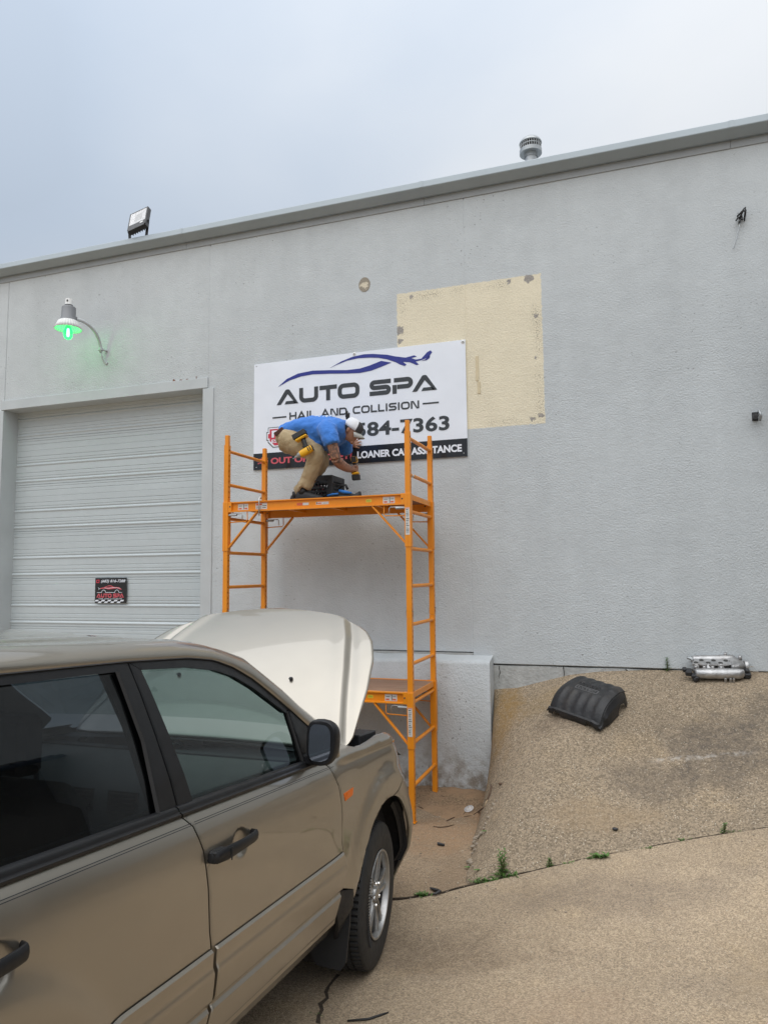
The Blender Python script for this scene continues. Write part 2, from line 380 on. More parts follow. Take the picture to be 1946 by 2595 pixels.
# ------------------------------------------------------------------ wall bracket remains
t = thing('cable_bracket', 'tangled black cable bracket with a dangling wire high on the right of the wall', 'bracket', (1.11,0,3.27))
b = MB()
for k in range(7):
    a = (1.11+rnd.uniform(-.03,.03), -.005, 3.27+rnd.uniform(-.05,.05)); c_ = (1.11+rnd.uniform(-.05,.06), -.04-rnd.uniform(0,.03), 3.28+rnd.uniform(-.07,.07))
    b.tube([a, ((a[0]+c_[0])/2,-.06,(a[2]+c_[2])/2), c_], [.007,.010,.005], 6)
b.build('clamp', M_black_metal, t, smooth=True)
MB().tube([(1.10,-.04,3.22),(1.085,-.05,3.17),(1.07,-.045,3.09),(1.03,-.03,2.98)], .0045, 5).build('wire', M_grey_metal, t)
t = thing('hose_fitting', 'small black and silver pipe fitting sticking out of the right wall', 'fitting', (1.135,0,1.41))
MB().lathe([(.0,-.09),(.022,-.088),(.024,-.05),(.014,-.045),(.014,0)], 12, Matrix.Translation((1.125,0,1.40)) @ Matrix.Rotation(rad(-90),4,'X')).build('nozzle', M_black_metal, t, smooth=True, auto=40)
MB().tube([(1.15,-.01,1.43),(1.155,-.07,1.45),(1.165,-.08,1.40),(1.16,-.05,1.36)], .011, 8).build('elbow', M_grey_metal, t, smooth=True)
MB().box(1.105,1.155,-.008,0.0,1.37,1.45).build('plate', M_black_metal, t, bevel=.003)
# ------------------------------------------------------------------ gooseneck lamp with green bulb
LX, LY = -6.175, -.45
t = thing('wall_lamp', 'grey gooseneck barn lamp with a glowing green bulb above the overhead door', 'lamp', (-6.03,0,2.8))
T = lambda z: Matrix.Translation((LX,LY,z))
MB().lathe([(.0,3.262),(.062,3.262),(.078,3.25),(.080,3.24),(.082,3.13),(.094,3.105),(.096,3.085),(.0,3.085)], 28, T(0)).build('housing', M_lamp_can, t, smooth=True, auto=35)
o = MB().lathe([(.0,3.352),(.040,3.352),(.043,3.345),(.042,3.292),(.046,3.285),(.046,3.270),(.036,3.264),(.036,3.258)], 20, T(0)).build('photocell', M_white, t, smooth=True, auto=35)
MB().lathe([(.0445,3.264),(.0475,3.268),(.0475,3.278),(.0445,3.281)], 20, T(0)).build('gasket', M_black_plastic, t)
MB().ell((LX+.012,LY-.042,3.322), (.012,.006,.014), 8, 6).build('sensor_window', M_black_plastic, t)
sh = MB(); n_ = 112; rings = []
for (r, z, a) in [(.098,3.088,0),(.112,3.078,.003),(.130,3.034,.0045),(.155,2.985,.006)]:
    rings.append([Vector((LX+(r+a*math.cos(28*2*math.pi*k/n_))*math.cos(2*math.pi*k/n_), LY+(r+a*math.cos(28*2*math.pi*k/n_))*math.sin(2*math.pi*k/n_), z)) for k in range(n_)])
sh.loft(rings, False); o = sh.build('shade', M_white, t, smooth=True); m = o.modifiers.new('thick','SOLIDIFY'); m.thickness = .004
n = NT('green_bulb_glass'); n.set(Base_Color=(.10,.9,.28), Roughness=.15, Emission_Color=(.02,.85,.22), Emission_Strength=.7, Alpha=1); 
lw = n.t.nodes.new('ShaderNodeLayerWeight'); lw.inputs[0].default_value = .35
tr = n.t.nodes.new('ShaderNodeBsdfTransparent'); tr.inputs[0].default_value = (.55,1,.68,1); ms = n.t.nodes.new('ShaderNodeMixShader')
n.t.links.new(lw.outputs['Facing'], ms.inputs[0]); n.t.links.new(tr.outputs[0], ms.inputs[1]); n.t.links.new(n.b.outputs[0], ms.inputs[2]); n.t.links.new(ms.outputs[0], n.o.inputs[0])
MB().lathe([(.020,3.07),(.024,3.03),(.042,2.985),(.053,2.945),(.051,2.905),(.036,2.872),(.014,2.860),(.0,2.858)], 24, T(0)).build('bulb', n.m, t, smooth=True)
n = NT('lit_core'); n.set(Base_Color=(.2,1,.5), Emission_Color=(.30,1,.62), Emission_Strength=3.6)
MB().lathe([(.0,3.0),(.014,2.99),(.018,2.95),(.018,2.915),(.012,2.895),(.0,2.89)], 12, T(0)).build('bulb_filament', n.m, t, smooth=True)
arm = [(LX+.07,LY+.03,3.115),(LX+.12,LY+.10,3.105),(LX+.16,LY+.17,3.07),(LX+.172,LY+.25,3.02),(LX+.17,LY+.32,2.95),(LX+.165,LY+.36,2.87),(LX+.162,LY+.37,2.80)]
pts = []
for i in range(len(arm)-1):
    for q in range(5): pts.append(Vector(arm[i]).lerp(Vector(arm[i+1]), q/5))
pts.append(Vector(arm[-1]))
for _ in range(3): pts = [pts[0]]+[(pts[i-1]+pts[i]*2+pts[i+1])/4 for i in range(1,len(pts)-1)]+[pts[-1]]
MB().tube(pts, .019, 12).build('arm', M_trim, t, smooth=True)
MB().tube([pts[0]-Vector((.03,.02,-.01)), pts[0]+Vector((.01,.02,0))], [.034,.026], 12).build('arm_socket', M_lamp_can, t, smooth=True)
MB().bar((LX+.162,LY+.36,2.835),(LX+.185,-.0,2.835),.03,.012).lathe([(.024,2.82),(.027,2.82),(.027,2.85),(.024,2.85)], 14, Matrix.Translation((LX+.163,LY+.367,0))).build('bracket', M_trim, t)
MB().tube([(LX+.162,LY+.37,2.80),(LX+.160,LY+.40,2.74),(LX+.17,LY+.425,2.69),(LX+.19,LY+.44,2.665),(LX+.20,LY+.447,2.69)], .011, 8).build('conduit', M_trim, t, smooth=True)
pl_ = bpy.data.objects.new('bulb_light', bpy.data.lights.new('bulb_light','POINT')); COL.objects.link(pl_); pl_.parent = t
pl_.location = Vector((LX,LY,2.93))-t.location; pl_.data.energy = 1.3; pl_.data.color = (.08,1,.32); pl_.data.shadow_soft_size = .05
# ------------------------------------------------------------------ floodlight on the fascia
t = thing('floodlight', 'black square floodlight tilted up on the roof edge', 'floodlight', (-5.52,-.08,4.12))
Rf = Matrix.Translation((-5.49,-.10,4.395)) @ Matrix.Rotation(rad(-13),4,'Y') @ Matrix.Rotation(rad(-24),4,'X')
# local x right, z up, face toward -y
h = MB(); W2,H2 = .135,.172
h.box(-W2,W2,.0,.05,-H2,H2,Rf); 
for k in range(7): h.box(-W2*.9+k*.034,-W2*.9+k*.034+.008,.05,.085,-H2*.8,H2*.8,Rf)
for a in ((-W2,-W2+.016,-H2+.02,H2),(W2-.016,W2,-H2+.02,H2)): h.box(a[0],a[1],-.012,-.0005,a[2],a[3],Rf)
for a in ((H2-.016,H2),(-H2,-H2+.10)): h.box(-W2+.0165,W2-.0165,-.012,-.0005,a[0],a[1],Rf)
h.build('housing', M_black_metal, t, bevel=.002)
M_refl = simple('reflector', (.55,.55,.56), .3, .4, var=.05)
rf = MB(); q0 = [(-W2+.017,-H2+.105),(W2-.017,-H2+.105),(W2-.017,H2-.017),(-W2+.017,H2-.017)]; q1 = [(-.055,-H2+.15),(.055,-H2+.15),(.055,H2-.06),(-.055,H2-.06)]
rf.loft([[Rf @ Vector((x,-.009,z_)) for x,z_ in q0],[Rf @ Vector((x,-.002,z_)) for x,z_ in q1]], False); rf.build('reflector', M_refl, t)
MB().box(-.055,.055,-.0019,-.0016,-H2+.15,H2-.06,Rf).build('led_panel', simple('led_panel',(.36,.37,.38),.5), t)
n = NT('lens_glass'); n.set(Base_Color=(.9,.9,.9), Roughness=.1, Alpha=.22); MB().box(-W2+.0165,W2-.0165,-.0122,-.0105,-H2+.1005,H2-.0165,Rf).build('lens', n.m, t)
MB().box(.05,.095,-.0135,-.0125,-H2+.06,-H2+.085,Rf).build('label_plate', M_white, t)
fr = MB()
for sx in (-1,1):
    a = Rf @ Vector((sx*(W2+.006),.02,-.06)); fr.bar(a, (-5.50+sx*.115, -.08, 4.122), .008, .035, up=(1,0,0))
fr.box(-5.64,-5.36,-.105,-.055,4.119,4.128); fr.build('mount_bracket', M_black_metal, t)
# ------------------------------------------------------------------ roof vent
t = thing('roof_vent', 'round galvanised flue vent cap rising behind the roof edge', 'vent', (-.828,.5,4.12))
T = Matrix.Translation((-.826,.5,0))
MB().lathe([(.064,4.1),(.064,4.60)], 24, T).build('pipe', M_grey_metal, t, smooth=True)
MB().lathe([(.070,4.56),(.070,4.605)], 24, T).build('collar', M_grey_metal, t, smooth=True)
MB().lathe([(.064,4.606),(.116,4.60),(.120,4.603),(.120,4.645),(.112,4.65)], 28, T).build('base_ring', M_grey_metal, t, smooth=True, auto=30)
MB().lathe([(.0,4.785),(.05,4.782),(.095,4.765),(.118,4.735),(.122,4.72),(.114,4.715)], 28, T).build('cap', M_grey_metal, t, smooth=True, auto=40)
MB().lathe([(.096,4.645),(.096,4.72)], 24, T).build('inner_sleeve', M_crack, t, smooth=True)
g = MB()
for k in range(28):
    a = 2*math.pi*k/28; g.bar((-.826+.112*math.cos(a),.5+.112*math.sin(a),4.645),(-.826+.112*math.cos(a),.5+.112*math.sin(a),4.72),.005,.005)
for z_ in (4.685,): g.lathe([(.110,z_-.003),(.115,z_-.003),(.115,z_+.003),(.110,z_+.003)], 28, T)
g.build('grille', M_grey_metal, t)
# ------------------------------------------------------------------ signs (flat print built as thin layers)
def flatmat(name, col, rough=.3, metal=0):
    n = NT(name); n.set(Base_Color=n.mul(col, n.rng(n.noise(3,3),.3,.7,.97,1.03)), Roughness=rough, Coat_Weight=.15); return n.m
P_white = flatmat('sign_white', (.80,.845,.92)); P_ink = flatmat('sign_charcoal', (.035,.04,.045)); P_black = flatmat('sign_black', (.014,.016,.02), .22)
P_blue = flatmat('sign_blue', (.018,.028,.24)); P_red = flatmat('sign_red', (.55,.045,.075)); P_red2 = flatmat('sign_light_red', (.62,.10,.13))
def wallM(y): # local (x,z) -> wall plane at depth y, extrusion towards the camera
    return Matrix(((1,0,0,0),(0,0,-1,y),(0,1,0,0),(0,0,0,1)))
def flat(name, polys, mat, parent, y, th=.0012):
    m = MB()
    for p in polys: m.prism(p, 0, th, wallM(y))
    return m.build(name, mat, parent)
def text(name, body, x0, x1, z0, z1, mat, parent, y, bold=0.0, shear=0, space=1.0, gap=.12):
    cu = bpy.data.curves.new(name, 'FONT'); cu.body = body; cu.size = 1; cu.offset = bold; cu.shear = shear; cu.space_character = space; cu.resolution_u = 4
    o = bpy.data.objects.new(name, cu); COL.objects.link(o)
    dg = bpy.context.evaluated_depsgraph_get(); dg.update()
    me = bpy.data.meshes.new_from_object(o.evaluated_get(dg)); bpy.data.objects.remove(o)
    me.name = name
    xs = [v.co.x for v in me.vertices]; ys = [v.co.y for v in me.vertices]
    ax, bx, ay, by = min(xs), max(xs), min(ys), max(ys)
    spans = sorted((min(me.vertices[i].co.x for i in p.vertices), max(me.vertices[i].co.x for i in p.vertices), p.index) for p in me.polygons)
    words, end = [], -9
    for a, b_, i in spans:
        if a > end+gap: words.append([])
        words[-1].append(i); end = max(end, b_) if words[-1][:-1] else b_
    for wd_ in words:            # one part per printed word
        idx = {}; vs_ = []; fs_ = []
        for i in wd_:
            f_ = []
            for k in me.polygons[i].vertices:
                if k not in idx:
                    idx[k] = len(vs_); v = me.vertices[k].co
                    vs_.append((x0+(v.x-ax)/(bx-ax)*(x1-x0), y, z0+(v.y-ay)/(by-ay)*(z1-z0)))
                f_.append(idx[k])
            fs_.append(f_)
        m2 = bpy.data.meshes.new(name); m2.from_pydata(vs_, [], fs_); m2.materials.append(mat)
        r = bpy.data.objects.new(name, m2); COL.objects.link(r); r.parent = parent; r.matrix_parent_inverse = basis(parent).inverted()
        m = r.modifiers.new('thick', 'SOLIDIFY'); m.thickness = .0012; m.offset = 0
def stroke(pts, w, closed=False, shear=0, miter=True):
    # polyline of constant width -> list of quads (butted with mitres)
    P = []
    for p in pts:
        if not P or (Vector(p)-P[-1]).length > 1e-4: P.append(Vector(p))
    if closed and (P[0]-P[-1]).length < 1e-4: P.pop()
    N = len(P); Lf, Rt = [], []
    for i in range(N):
        a = P[i-1] if (i > 0 or closed) else None; b = P[(i+1) % N] if (i < N-1 or closed) else None
        d0 = (P[i]-a).normalized() if a is not None else None; d1 = (b-P[i]).normalized() if b is not None else None
        if d0 is None: d0 = d1
        if d1 is None: d1 = d0
        n0 = Vector((-d0.y,d0.x)); n1 = Vector((-d1.y,d1.x)); m = (n0+n1)
        m = m.normalized(); k = 1/max(m.dot(n0), .35)
        Lf.append(P[i]+m*k*w/2); Rt.append(P[i]-m*k*w/2)
    out = []
    for i in range(N if closed else N-1):
        j = (i+1) % N; out.append([Lf[i],Lf[j],Rt[j],Rt[i]])
    return out
def rr(x0, x1, z0, z1, r, n=5):      # rounded rectangle centreline
    pts = []
    for cx, cz, a0 in ((x1-r,z0+r,-90),(x1-r,z1-r,0),(x0+r,z1-r,90),(x0+r,z0+r,180)):
        for k in range(n+1): a = rad(a0+90*k/n); pts.append((cx+r*math.cos(a), cz+r*math.sin(a)))
    return pts
def arc(cx, cz, r, a0, a1, n=6):
    return [(cx+r*math.cos(rad(a0+(a1-a0)*k/n)), cz+r*math.sin(rad(a0+(a1-a0)*k/n))) for k in range(n+1)]
def wide(ch, x0, x1, z0, z1, w):     # extended techno letters
    h = w/2; a, b, c, d = x0+h, x1-h, z0+h, z1-h; r = min((d-c)*.36, (b-a)*.4); mid = (c+d)/2
    if ch == 'A':
        # open-footed A: slanting left leg, arched apex, right leg folding into a low crossbar
        xm = (x0+x1)/2; t = w*.95
        return [[(x0,z0),(x0+t*1.18,z0),(xm+t*.10,z1-t*1.15),(xm+t*.02,z1-t*.30),(xm-t*.35,z1-t*.02),(xm-t*.62,z1-t*.22)],
                [(xm-t*.35,z1-t*.02),(xm+t*.02,z1-t*.35),(xm+t*.42,z1-t*.05),(xm+t*.22,z1),(xm-t*.18,z1)],
                [(xm+t*.02,z1-t*.35),(xm+t*.05,z1-t*1.2),(x1-t*1.35,z0+t*.72),(x1-t*1.0,z0+t*.02),(x1,z0),(xm+t*.62,z1-t*.22),(xm+t*.42,z1-t*.05)],
                [(xm-t*.78,z0),(x1-t*.5,z0),(x1-t*1.2,z0+t*.78),(xm-t*.34,z0+t*.78)]]
    if ch == 'U': return stroke([(a,z1)]+[(a,c+r)]+arc(a+r,c+r,r,180,270)+arc(b-r,c+r,r,270,360)+[(b,z1)], w)
    if ch == 'T': return stroke([(x0,d),(x1,d)], w)+stroke([((x0+x1)/2+.0,d-h),((x0+x1)/2,z0)], w)
    if ch == 'O': return stroke(rr(a,b,c,d,r), w, True)
    if ch == 'S':
        q = (d-mid)/2
        return stroke([(x1,d)]+[(a+q,d)]+arc(a+q,mid+q,q,90,270,8)+arc(b-q,mid-q,q,90,-90,8)+[(x0,c)], w)
    if ch == 'P':
        lo = z0+(z1-z0)*.42; q = (d-lo)/2
        return stroke([(x0+w*.35,d),(b-q,d)]+arc(b-q,d-q,q,90,-90,8)+[(x0+w*1.1,lo)], w)+stroke([(a+w*.0,z0),(a+w*.0,lo+h)], w)
    if ch == 'H': return stroke([(a,z0),(a,z1)], w)+stroke([(b,z0),(b,z1)], w)+stroke([(a+h,mid),(b-h,mid)], w)
    if ch == 'a': return stroke([(x0+h*.6,z0),((x0+x1)/2,z1-h*.6),(x1-h*.6,z0)], w)+stroke([(x0+(x1-x0)*.27,z0+(z1-z0)*.28),(x1-(x1-x0)*.27,z0+(z1-z0)*.28)], w*.9)
    if ch == 'I': return stroke([((x0+x1)/2,z0),((x0+x1)/2,z1)], w)
    if ch == 'L': return stroke([(a,z1),(a,c),(x1,c)], w)
    if ch == 'N': return stroke([(a,z0),(a,z1)], w)+stroke([(b,z0),(b,z1)], w)+[[(x0+w*.7,z1),(x0+w*1.7,z1),(x1-w*.7,z0),(x1-w*1.7,z0)]]
    if ch == 'D': return stroke([(a,c),(a,d)]+[(b-r,d)]+arc(b-r,d-r,r,90,0)+arc(b-r,c+r,r,0,-90)+[(b-r,c)], w, True)
    if ch == 'C': return stroke([(x1,d),(a+r,d)]+arc(a+r,d-r,r,90,180)+arc(a+r,c+r,r,180,270)+[(x1,c)], w)
    return []
SX0, SX1, SZ0, SZ1 = -3.927, -1.487, 1.219, 2.435
sg = thing('shop_sign', 'white and black rectangular AUTO SPA sign screwed to the stucco wall behind the scaffold', 'sign', (-2.707,-.01,1.22))
MB().box(SX0,SX1,-.012,-.004,SZ0,SZ1).build('panel', P_white, sg, bevel=.001)
MB().box(SX0+.0005,SX1-.0005,-.0138,-.0122,SZ0+.0005,SZ0+.187).build('black_band', P_black, sg)
Y1 = -.0138
low = [(-3.621,2.155),(-3.515,2.234),(-3.374,2.282),(-3.200,2.296),(-2.995,2.280),(-2.794,2.259),(-2.645,2.260),(-2.530,2.282),(-2.400,2.318),(-2.287,2.287),(-2.400,2.253),(-2.514,2.223),(-2.645,2.211),(-2.794,2.221),(-2.995,2.240),(-3.201,2.254),(-3.339,2.245),(-3.479,2.214)]
up = [(-2.995,2.306),(-2.860,2.366),(-2.726,2.404),(-2.594,2.416),(-2.496,2.409),(-2.334,2.381),(-2.239,2.352),(-2.128,2.327),(-2.034,2.341),(-2.006,2.325),(-2.065,2.314),(-2.019,2.293),(-1.956,2.297),(-1.893,2.359),(-1.855,2.374),(-1.840,2.352),(-1.879,2.303),(-1.957,2.281),(-2.019,2.273),(-1.985,2.239),(-2.012,2.234),(-2.082,2.272),(-2.160,2.284),(-2.121,2.253),(-2.137,2.237),(-2.184,2.256),(-2.240,2.290),(-2.335,2.331),(-2.431,2.358),(-2.529,2.372),(-2.660,2.380),(-2.793,2.367),(-2.911,2.335)]
up = [(x, z-.012) for x, z in up]; low = [(x, z-.008) for x, z in low]
drop = [(-1.955,2.262),(-1.915,2.272),(-1.885,2.298),(-1.862,2.305),(-1.868,2.282),(-1.90,2.262)]
def cr_(pts, n=4):
    P = [Vector(p) for p in pts]; N = len(P); out = []
    for i in range(N):
        p0,p1,p2,p3 = P[i-1],P[i],P[(i+1)%N],P[(i+2)%N]
        sharp = (p1-p0).normalized().dot((p2-p1).normalized()) < -.2
        for k in range(n):
            t = k/n; out.append(.5*((2*p1)+(-p0+p2)*t+(2*p0-5*p1+4*p2-p3)*t*t+(-p0+3*p1-3*p2+p3)*t**3))
    return out
flat('swoosh_emblem', [low, up, drop], P_blue, sg, Y1)
polys = []
W_ = .047
for ch, a, b in (('A',-3.640,-3.372),('U',-3.362,-3.134),('T',-3.118,-2.912),('O',-2.902,-2.650),('S',-2.535,-2.296),('P',-2.278,-2.052),('A',-2.062,-1.793)):
    flat('main_letter', wide(ch, a, b, 1.938, 2.106, W_), P_ink, sg, Y1)
polys = []; w_ = .0175
x = -3.482; spec = 'HaIL aND COLLISION'; wd = dict(H=.088,a=.100,I=.026,L=.072,N=.092,D=.092,C=.088,O=.098,S=.088); wd[' '] = .045; gap = .0115
tot = sum(wd[c] for c in spec)+gap*(len(spec)-1); k = (1.494)/tot
for c in spec:
    if c != ' ': flat('tagline_letter', wide(c, x, x+wd[c]*k, 1.760, 1.842, w_), P_ink, sg, Y1)
    x += (wd[c]+gap)*k
for q in ([(-3.690,1.790),(-3.518,1.790),(-3.518,1.806),(-3.690,1.806)],[(-1.950,1.795),(-1.777,1.795),(-1.777,1.811),(-1.950,1.811)]): flat('dash', [q], P_ink, sg, Y1)
text('phone_number', '584-7363', -2.700, -1.670, 1.503, 1.660, P_ink, sg, Y1-.0004, bold=.030, space=1.04)
# red shield with FREE ESTIMATES, mostly behind the worker
sh_ = [(-3.765,1.640),(-3.745,1.640),(-3.745,1.692),(-3.30,1.692),(-3.30,1.640),(-3.28,1.640),(-3.28,1.545),(-3.30,1.545),(-3.30,1.52),(-3.36,1.462),(-3.685,1.462),(-3.745,1.52),(-3.745,1.545),(-3.765,1.545)]
def inset(p, d):
    c = Vector((sum(q[0] for q in p)/len(p), sum(q[1] for q in p)/len(p))); o = []
    for q in p: v = Vector(q)-c; o.append((c.x+v.x*(1-d/abs(v.x) if abs(v.x) > .05 else 1), c.y+v.y*(1-d/abs(v.y) if abs(v.y) > .02 else 1)))
    return o
flat('shield_outline', [sh_], P_ink, sg, Y1); flat('shield_white_line', [inset(sh_, .008)], P_white, sg, Y1-.0013)
flat('shield_field', [inset(sh_, .022)], P_red, sg, Y1-.0026)
text('shield_word', 'FREE', -3.697, -3.345, 1.574, 1.652, P_white, sg, Y1-.0045, bold=.035)
text('shield_word', 'ESTIMATES', -3.698, -3.345, 1.513, 1.552, P_white, sg, Y1-.0045, bold=.02)
text('band_offer', '$0 OUT OF POCKET!', -3.868, -2.742, 1.266, 1.347, P_red2, sg, Y1-.0008, bold=.035)
text('band_assistance', 'LOANER CAR ASSISTANCE', -2.681, -1.546, 1.272, 1.350, P_white, sg, Y1-.0008, bold=.04)
for x, z in ((-2.706,2.420),(-1.513,2.411)):
    T = Matrix.Translation((x,-.012,z)) @ Matrix.Rotation(rad(90),4,'X')
    o = MB().lathe([(.0,.007),(.008,.006),(.017,.0035),(.021,.0)], 18, T).build('washer', M_white, sg, smooth=True)
    MB().lathe([(.0,.0095),(.006,.0088),(.008,.0055)], 10, T).build('screw_head', M_black_metal, o)
for x, z in ((-3.897,2.412),(-1.527,1.254),(-3.89,1.25)):
    MB().lathe([(.0,.003),(.005,.002),(.007,.0)], 10, Matrix.Translation((x,-.0135,z)) @ Matrix.Rotation(rad(90),4,'X')).build('screw_head', M_grey_metal, sg)
# ------------------------------------------------------------------ small sign on the overhead door
st = thing('door_poster', 'small square black poster with a phone number and red car logo on the overhead door', 'poster', (-6.01,.21,-.27))
px0,px1,pz0,pz1 = -6.250,-5.780,-.268,.039
YP = .2095
MB().box(px0,px1,YP,YP+.0015,pz0,pz1).build('sheet', P_black, st)
u = lambda a, b: (px0+(px1-px0)*a, pz0+(pz1-pz0)*b)
flat('phone_icon', [[u(.035,.80),u(.135,.80),u(.135,.93),u(.035,.93)]], P_red, st, YP)
flat('phone_icon_screen', [[u(.06,.84),u(.11,.84),u(.11,.90),u(.06,.90)]], P_black, st, YP-.0013)
text('poster_number', '(682) 816-7288', u(.19,0)[0], u(.96,0)[0], u(0,.79)[1], u(0,.93)[1], P_white, st, YP-.001, bold=.015, shear=.25)
body = [u(.13,.545),u(.17,.60),u(.30,.625),u(.36,.67),u(.44,.70),u(.50,.70),u(.56,.665),u(.60,.64),u(.74,.625),u(.82,.58),u(.845,.525),u(.80,.535),u(.70,.585),u(.55,.56),u(.42,.545),u(.33,.575),u(.20,.57)]
flat('car_logo', [body], P_red2, st, YP)
flat('car_logo_window', [[u(.34,.625),u(.40,.665),u(.50,.668),u(.555,.632),u(.45,.628)]], P_black, st, YP-.0013)
ln = stroke([u(.07,.42),u(.205,.42)]+[(u(.28,.42)[0]+.03*math.cos(a),u(.28,.42)[1]+.030*math.sin(a)) for a in np.linspace(math.pi,0,9)]+[u(.355,.42),u(.62,.42)]+[(u(.70,.42)[0]+.03*math.cos(a),u(.70,.42)[1]+.030*math.sin(a)) for a in np.linspace(math.pi,0,9)]+[u(.775,.42),u(.86,.42)], .005)
ln += stroke([u(.30,.60),u(.42,.585),u(.60,.615),u(.80,.585)], .004)+stroke([u(.10,.615),u(.16,.56)], .004)+stroke([u(.11,.53),u(.17,.585)], .004)
flat('car_logo_line', ln, P_white, st, YP-.0013)
pol = []
for ch, a, b in (('A',.055,.195),('U',.20,.305),('T',.31,.41),('O',.415,.535),('S',.58,.69),('P',.695,.79),('A',.785,.92)):
    flat('poster_letter', wide(ch, u(a,0)[0], u(b,0)[0], u(0,.215)[1], u(0,.375)[1], .0125), P_red2, st, YP)
text('poster_tagline', 'HAIL AND COLLISION', u(.13,0)[0], u(.86,0)[0], u(0,.145)[1], u(0,.19)[1], P_white, st, YP-.001)
ckr = []
for i in range(10):
    for j in range(2):
        if (i+j) % 2: ckr.append([u(.0+i*.1+.004*j,.005+j*.062),u(.1+i*.1+.004*j,.005+j*.062),u(.1+i*.1+.03,.067+j*.062-.004),u(.0+i*.1+.03,.067+j*.062-.004)])
ckr = [[(min(max(q[0],px0+.002),px1-.002),q[1]) for q in p_] for p_ in ckr if p_[1][0] < px1]
flat('chequer_band', ckr, P_white, st, YP)
# ------------------------------------------------------------------ scaffold
n = NT('orange_paint'); c = n.mul((.78,.265,.008), n.rng(n.noise(4,4),.3,.7,.93,1.06))
c = n.mix(n.rng(n.noise(26,4,.7),.66,.74,0,.55), c, (.32,.12,.03)); n.set(Base_Color=c, Roughness=n.rng(n.noise(15,3),.3,.7,.36,.52), Coat_Weight=.1, Normal=n.bump(n.noise(90,2),.12,.003)); M_or = n.m
n = NT('deck_plywood'); g_ = n.noise(1,5,.6,v=n.scale(2.2,26,26)); c = n.mix(n.rng(g_,.3,.7), (.20,.105,.06), (.32,.19,.12)); c = n.mix(n.rng(n.noise(3,4),.5,.7,0,.35), c, (.40,.30,.22)); n.set(Base_Color=c, Roughness=.6, Normal=n.bump(g_,.2,.004)); M_ply = n.m
M_zinc = simple('zinc_plate', (.55,.55,.53), .3, .8, var=.1)
M_stk = flatmat('sticker_white', (.62,.62,.60), .4); M_stk_y = flatmat('sticker_yellow', (.70,.62,.05), .4); M_stk_r = flatmat('sticker_red', (.62,.12,.05), .4)
sf = thing('scaffold', 'two-tier orange steel rolling scaffold standing against the wall', 'scaffold', (-2.72,-.675,-2.055))
def post(x, y, z0, z1, w=.046, holes=True):
    m = MB(); h = w/2; z0_, z1_ = z0, z1
    m.add([(x-h,y-h,z0),(x+h,y-h,z0),(x+h,y-h,z1),(x-h,y-h,z1)], [(0,1,2,3)])
    m.add([(x-h,y+h,z0),(x+h,y+h,z0),(x+h,y+h,z1),(x-h,y+h,z1)], [(3,2,1,0)])
    m.add([(x-h,y-h,z1),(x+h,y-h,z1),(x+h,y+h,z1),(x-h,y+h,z1)], [(0,1,2,3)])
    p = .0508; r = .0085
    for sx in (-1,1):
        X = x+sx*h; z = z0
        if not holes:
            m.add([(X,y-h,z0),(X,y+h,z0),(X,y+h,z1),(X,y-h,z1)], [(0,1,2,3) if sx > 0 else (3,2,1,0)]); continue
        while z < z1-1e-6:
            ze = min(z+p, z1); zc = (z+ze)/2
            if ze-z < p*.9:
                m.add([(X,y-h,z),(X,y+h,z),(X,y+h,ze),(X,y-h,ze)], [(0,1,2,3) if sx > 0 else (3,2,1,0)])
            else:
                co = [(X,y-h,z),(X,y+h,z),(X,y+h,ze),(X,y-h,ze)]; o8 = [(X,y+r*math.cos(rad(225+45*k)),zc+r*math.sin(rad(225+45*k))) for k in range(8)]
                fs = []
                for k in range(4): fs += [(k,4+2*k+1-1,4+2*k+1),(k,(4+2*k+1),(4+(2*k+2)%8)),(k,4+(2*k+2)%8,(k+1)%4)]
                if sx < 0: fs = [tuple(reversed(q)) for q in fs]
                m.add(co+o8, fs)
            z = ze
    return m
FX, RX = -3.630, -1.805; FY, BY = -1.05, -.30
ZG, ZJ, ZT = -2.055, -.352, 1.300
for x in (FX, RX):
    for y in (FY, BY):
        post(x,y,ZG,ZJ-.001).build('post', M_or, sf, fix=False); post(x,y,ZJ+.001,ZT).build('post', M_or, sf, fix=False)
        MB().box(x-.0185,x+.0185,y-.0185,y+.0185,ZT-.02,1.398).build('spigot', M_or, sf, bevel=.002)
        MB().box(x-.031,x+.031,y-.031,y+.031,ZG-.001,ZG+.004).build('foot_plate', M_or, sf)
        for sx in (-1,1):    # locking pins at the joint
            MB().tube([(x+sx*.022,y-.004,ZJ+.065),(x+sx*.038,y-.008,ZJ+.065)], .006, 6).tube([(x+sx*.034,y-.008,ZJ+.065),(x+sx*.032,y-.008,ZJ+.01)], .003, 5).build('locking_pin', M_zinc, sf)
rungz = [1.245,.917,.587,.258,-.070,-.405,-.742,-1.072,-1.414,-1.768]
for x in (FX, RX):
    for z in rungz:
        a, b = Vector((x,FY+.02,z)), Vector((x,BY-.02,z+.004))
        MB().tube([a,b], .0165, 10).build('rung', M_or, sf, smooth=True, auto=50)
        MB().tube([b-Vector((0,.012,0)), b+Vector((0,.0,0))], [.0175,.021], 10).build('weld', M_or, sf, smooth=True)
a, b = Vector((RX,FY+.085,.898)), Vector((RX,FY+.145,.898))
MB().tube([a+Vector((0,0,.019)),b+Vector((0,0,.019))], .0172, 10).build('sticker', M_stk, sf, smooth=True)
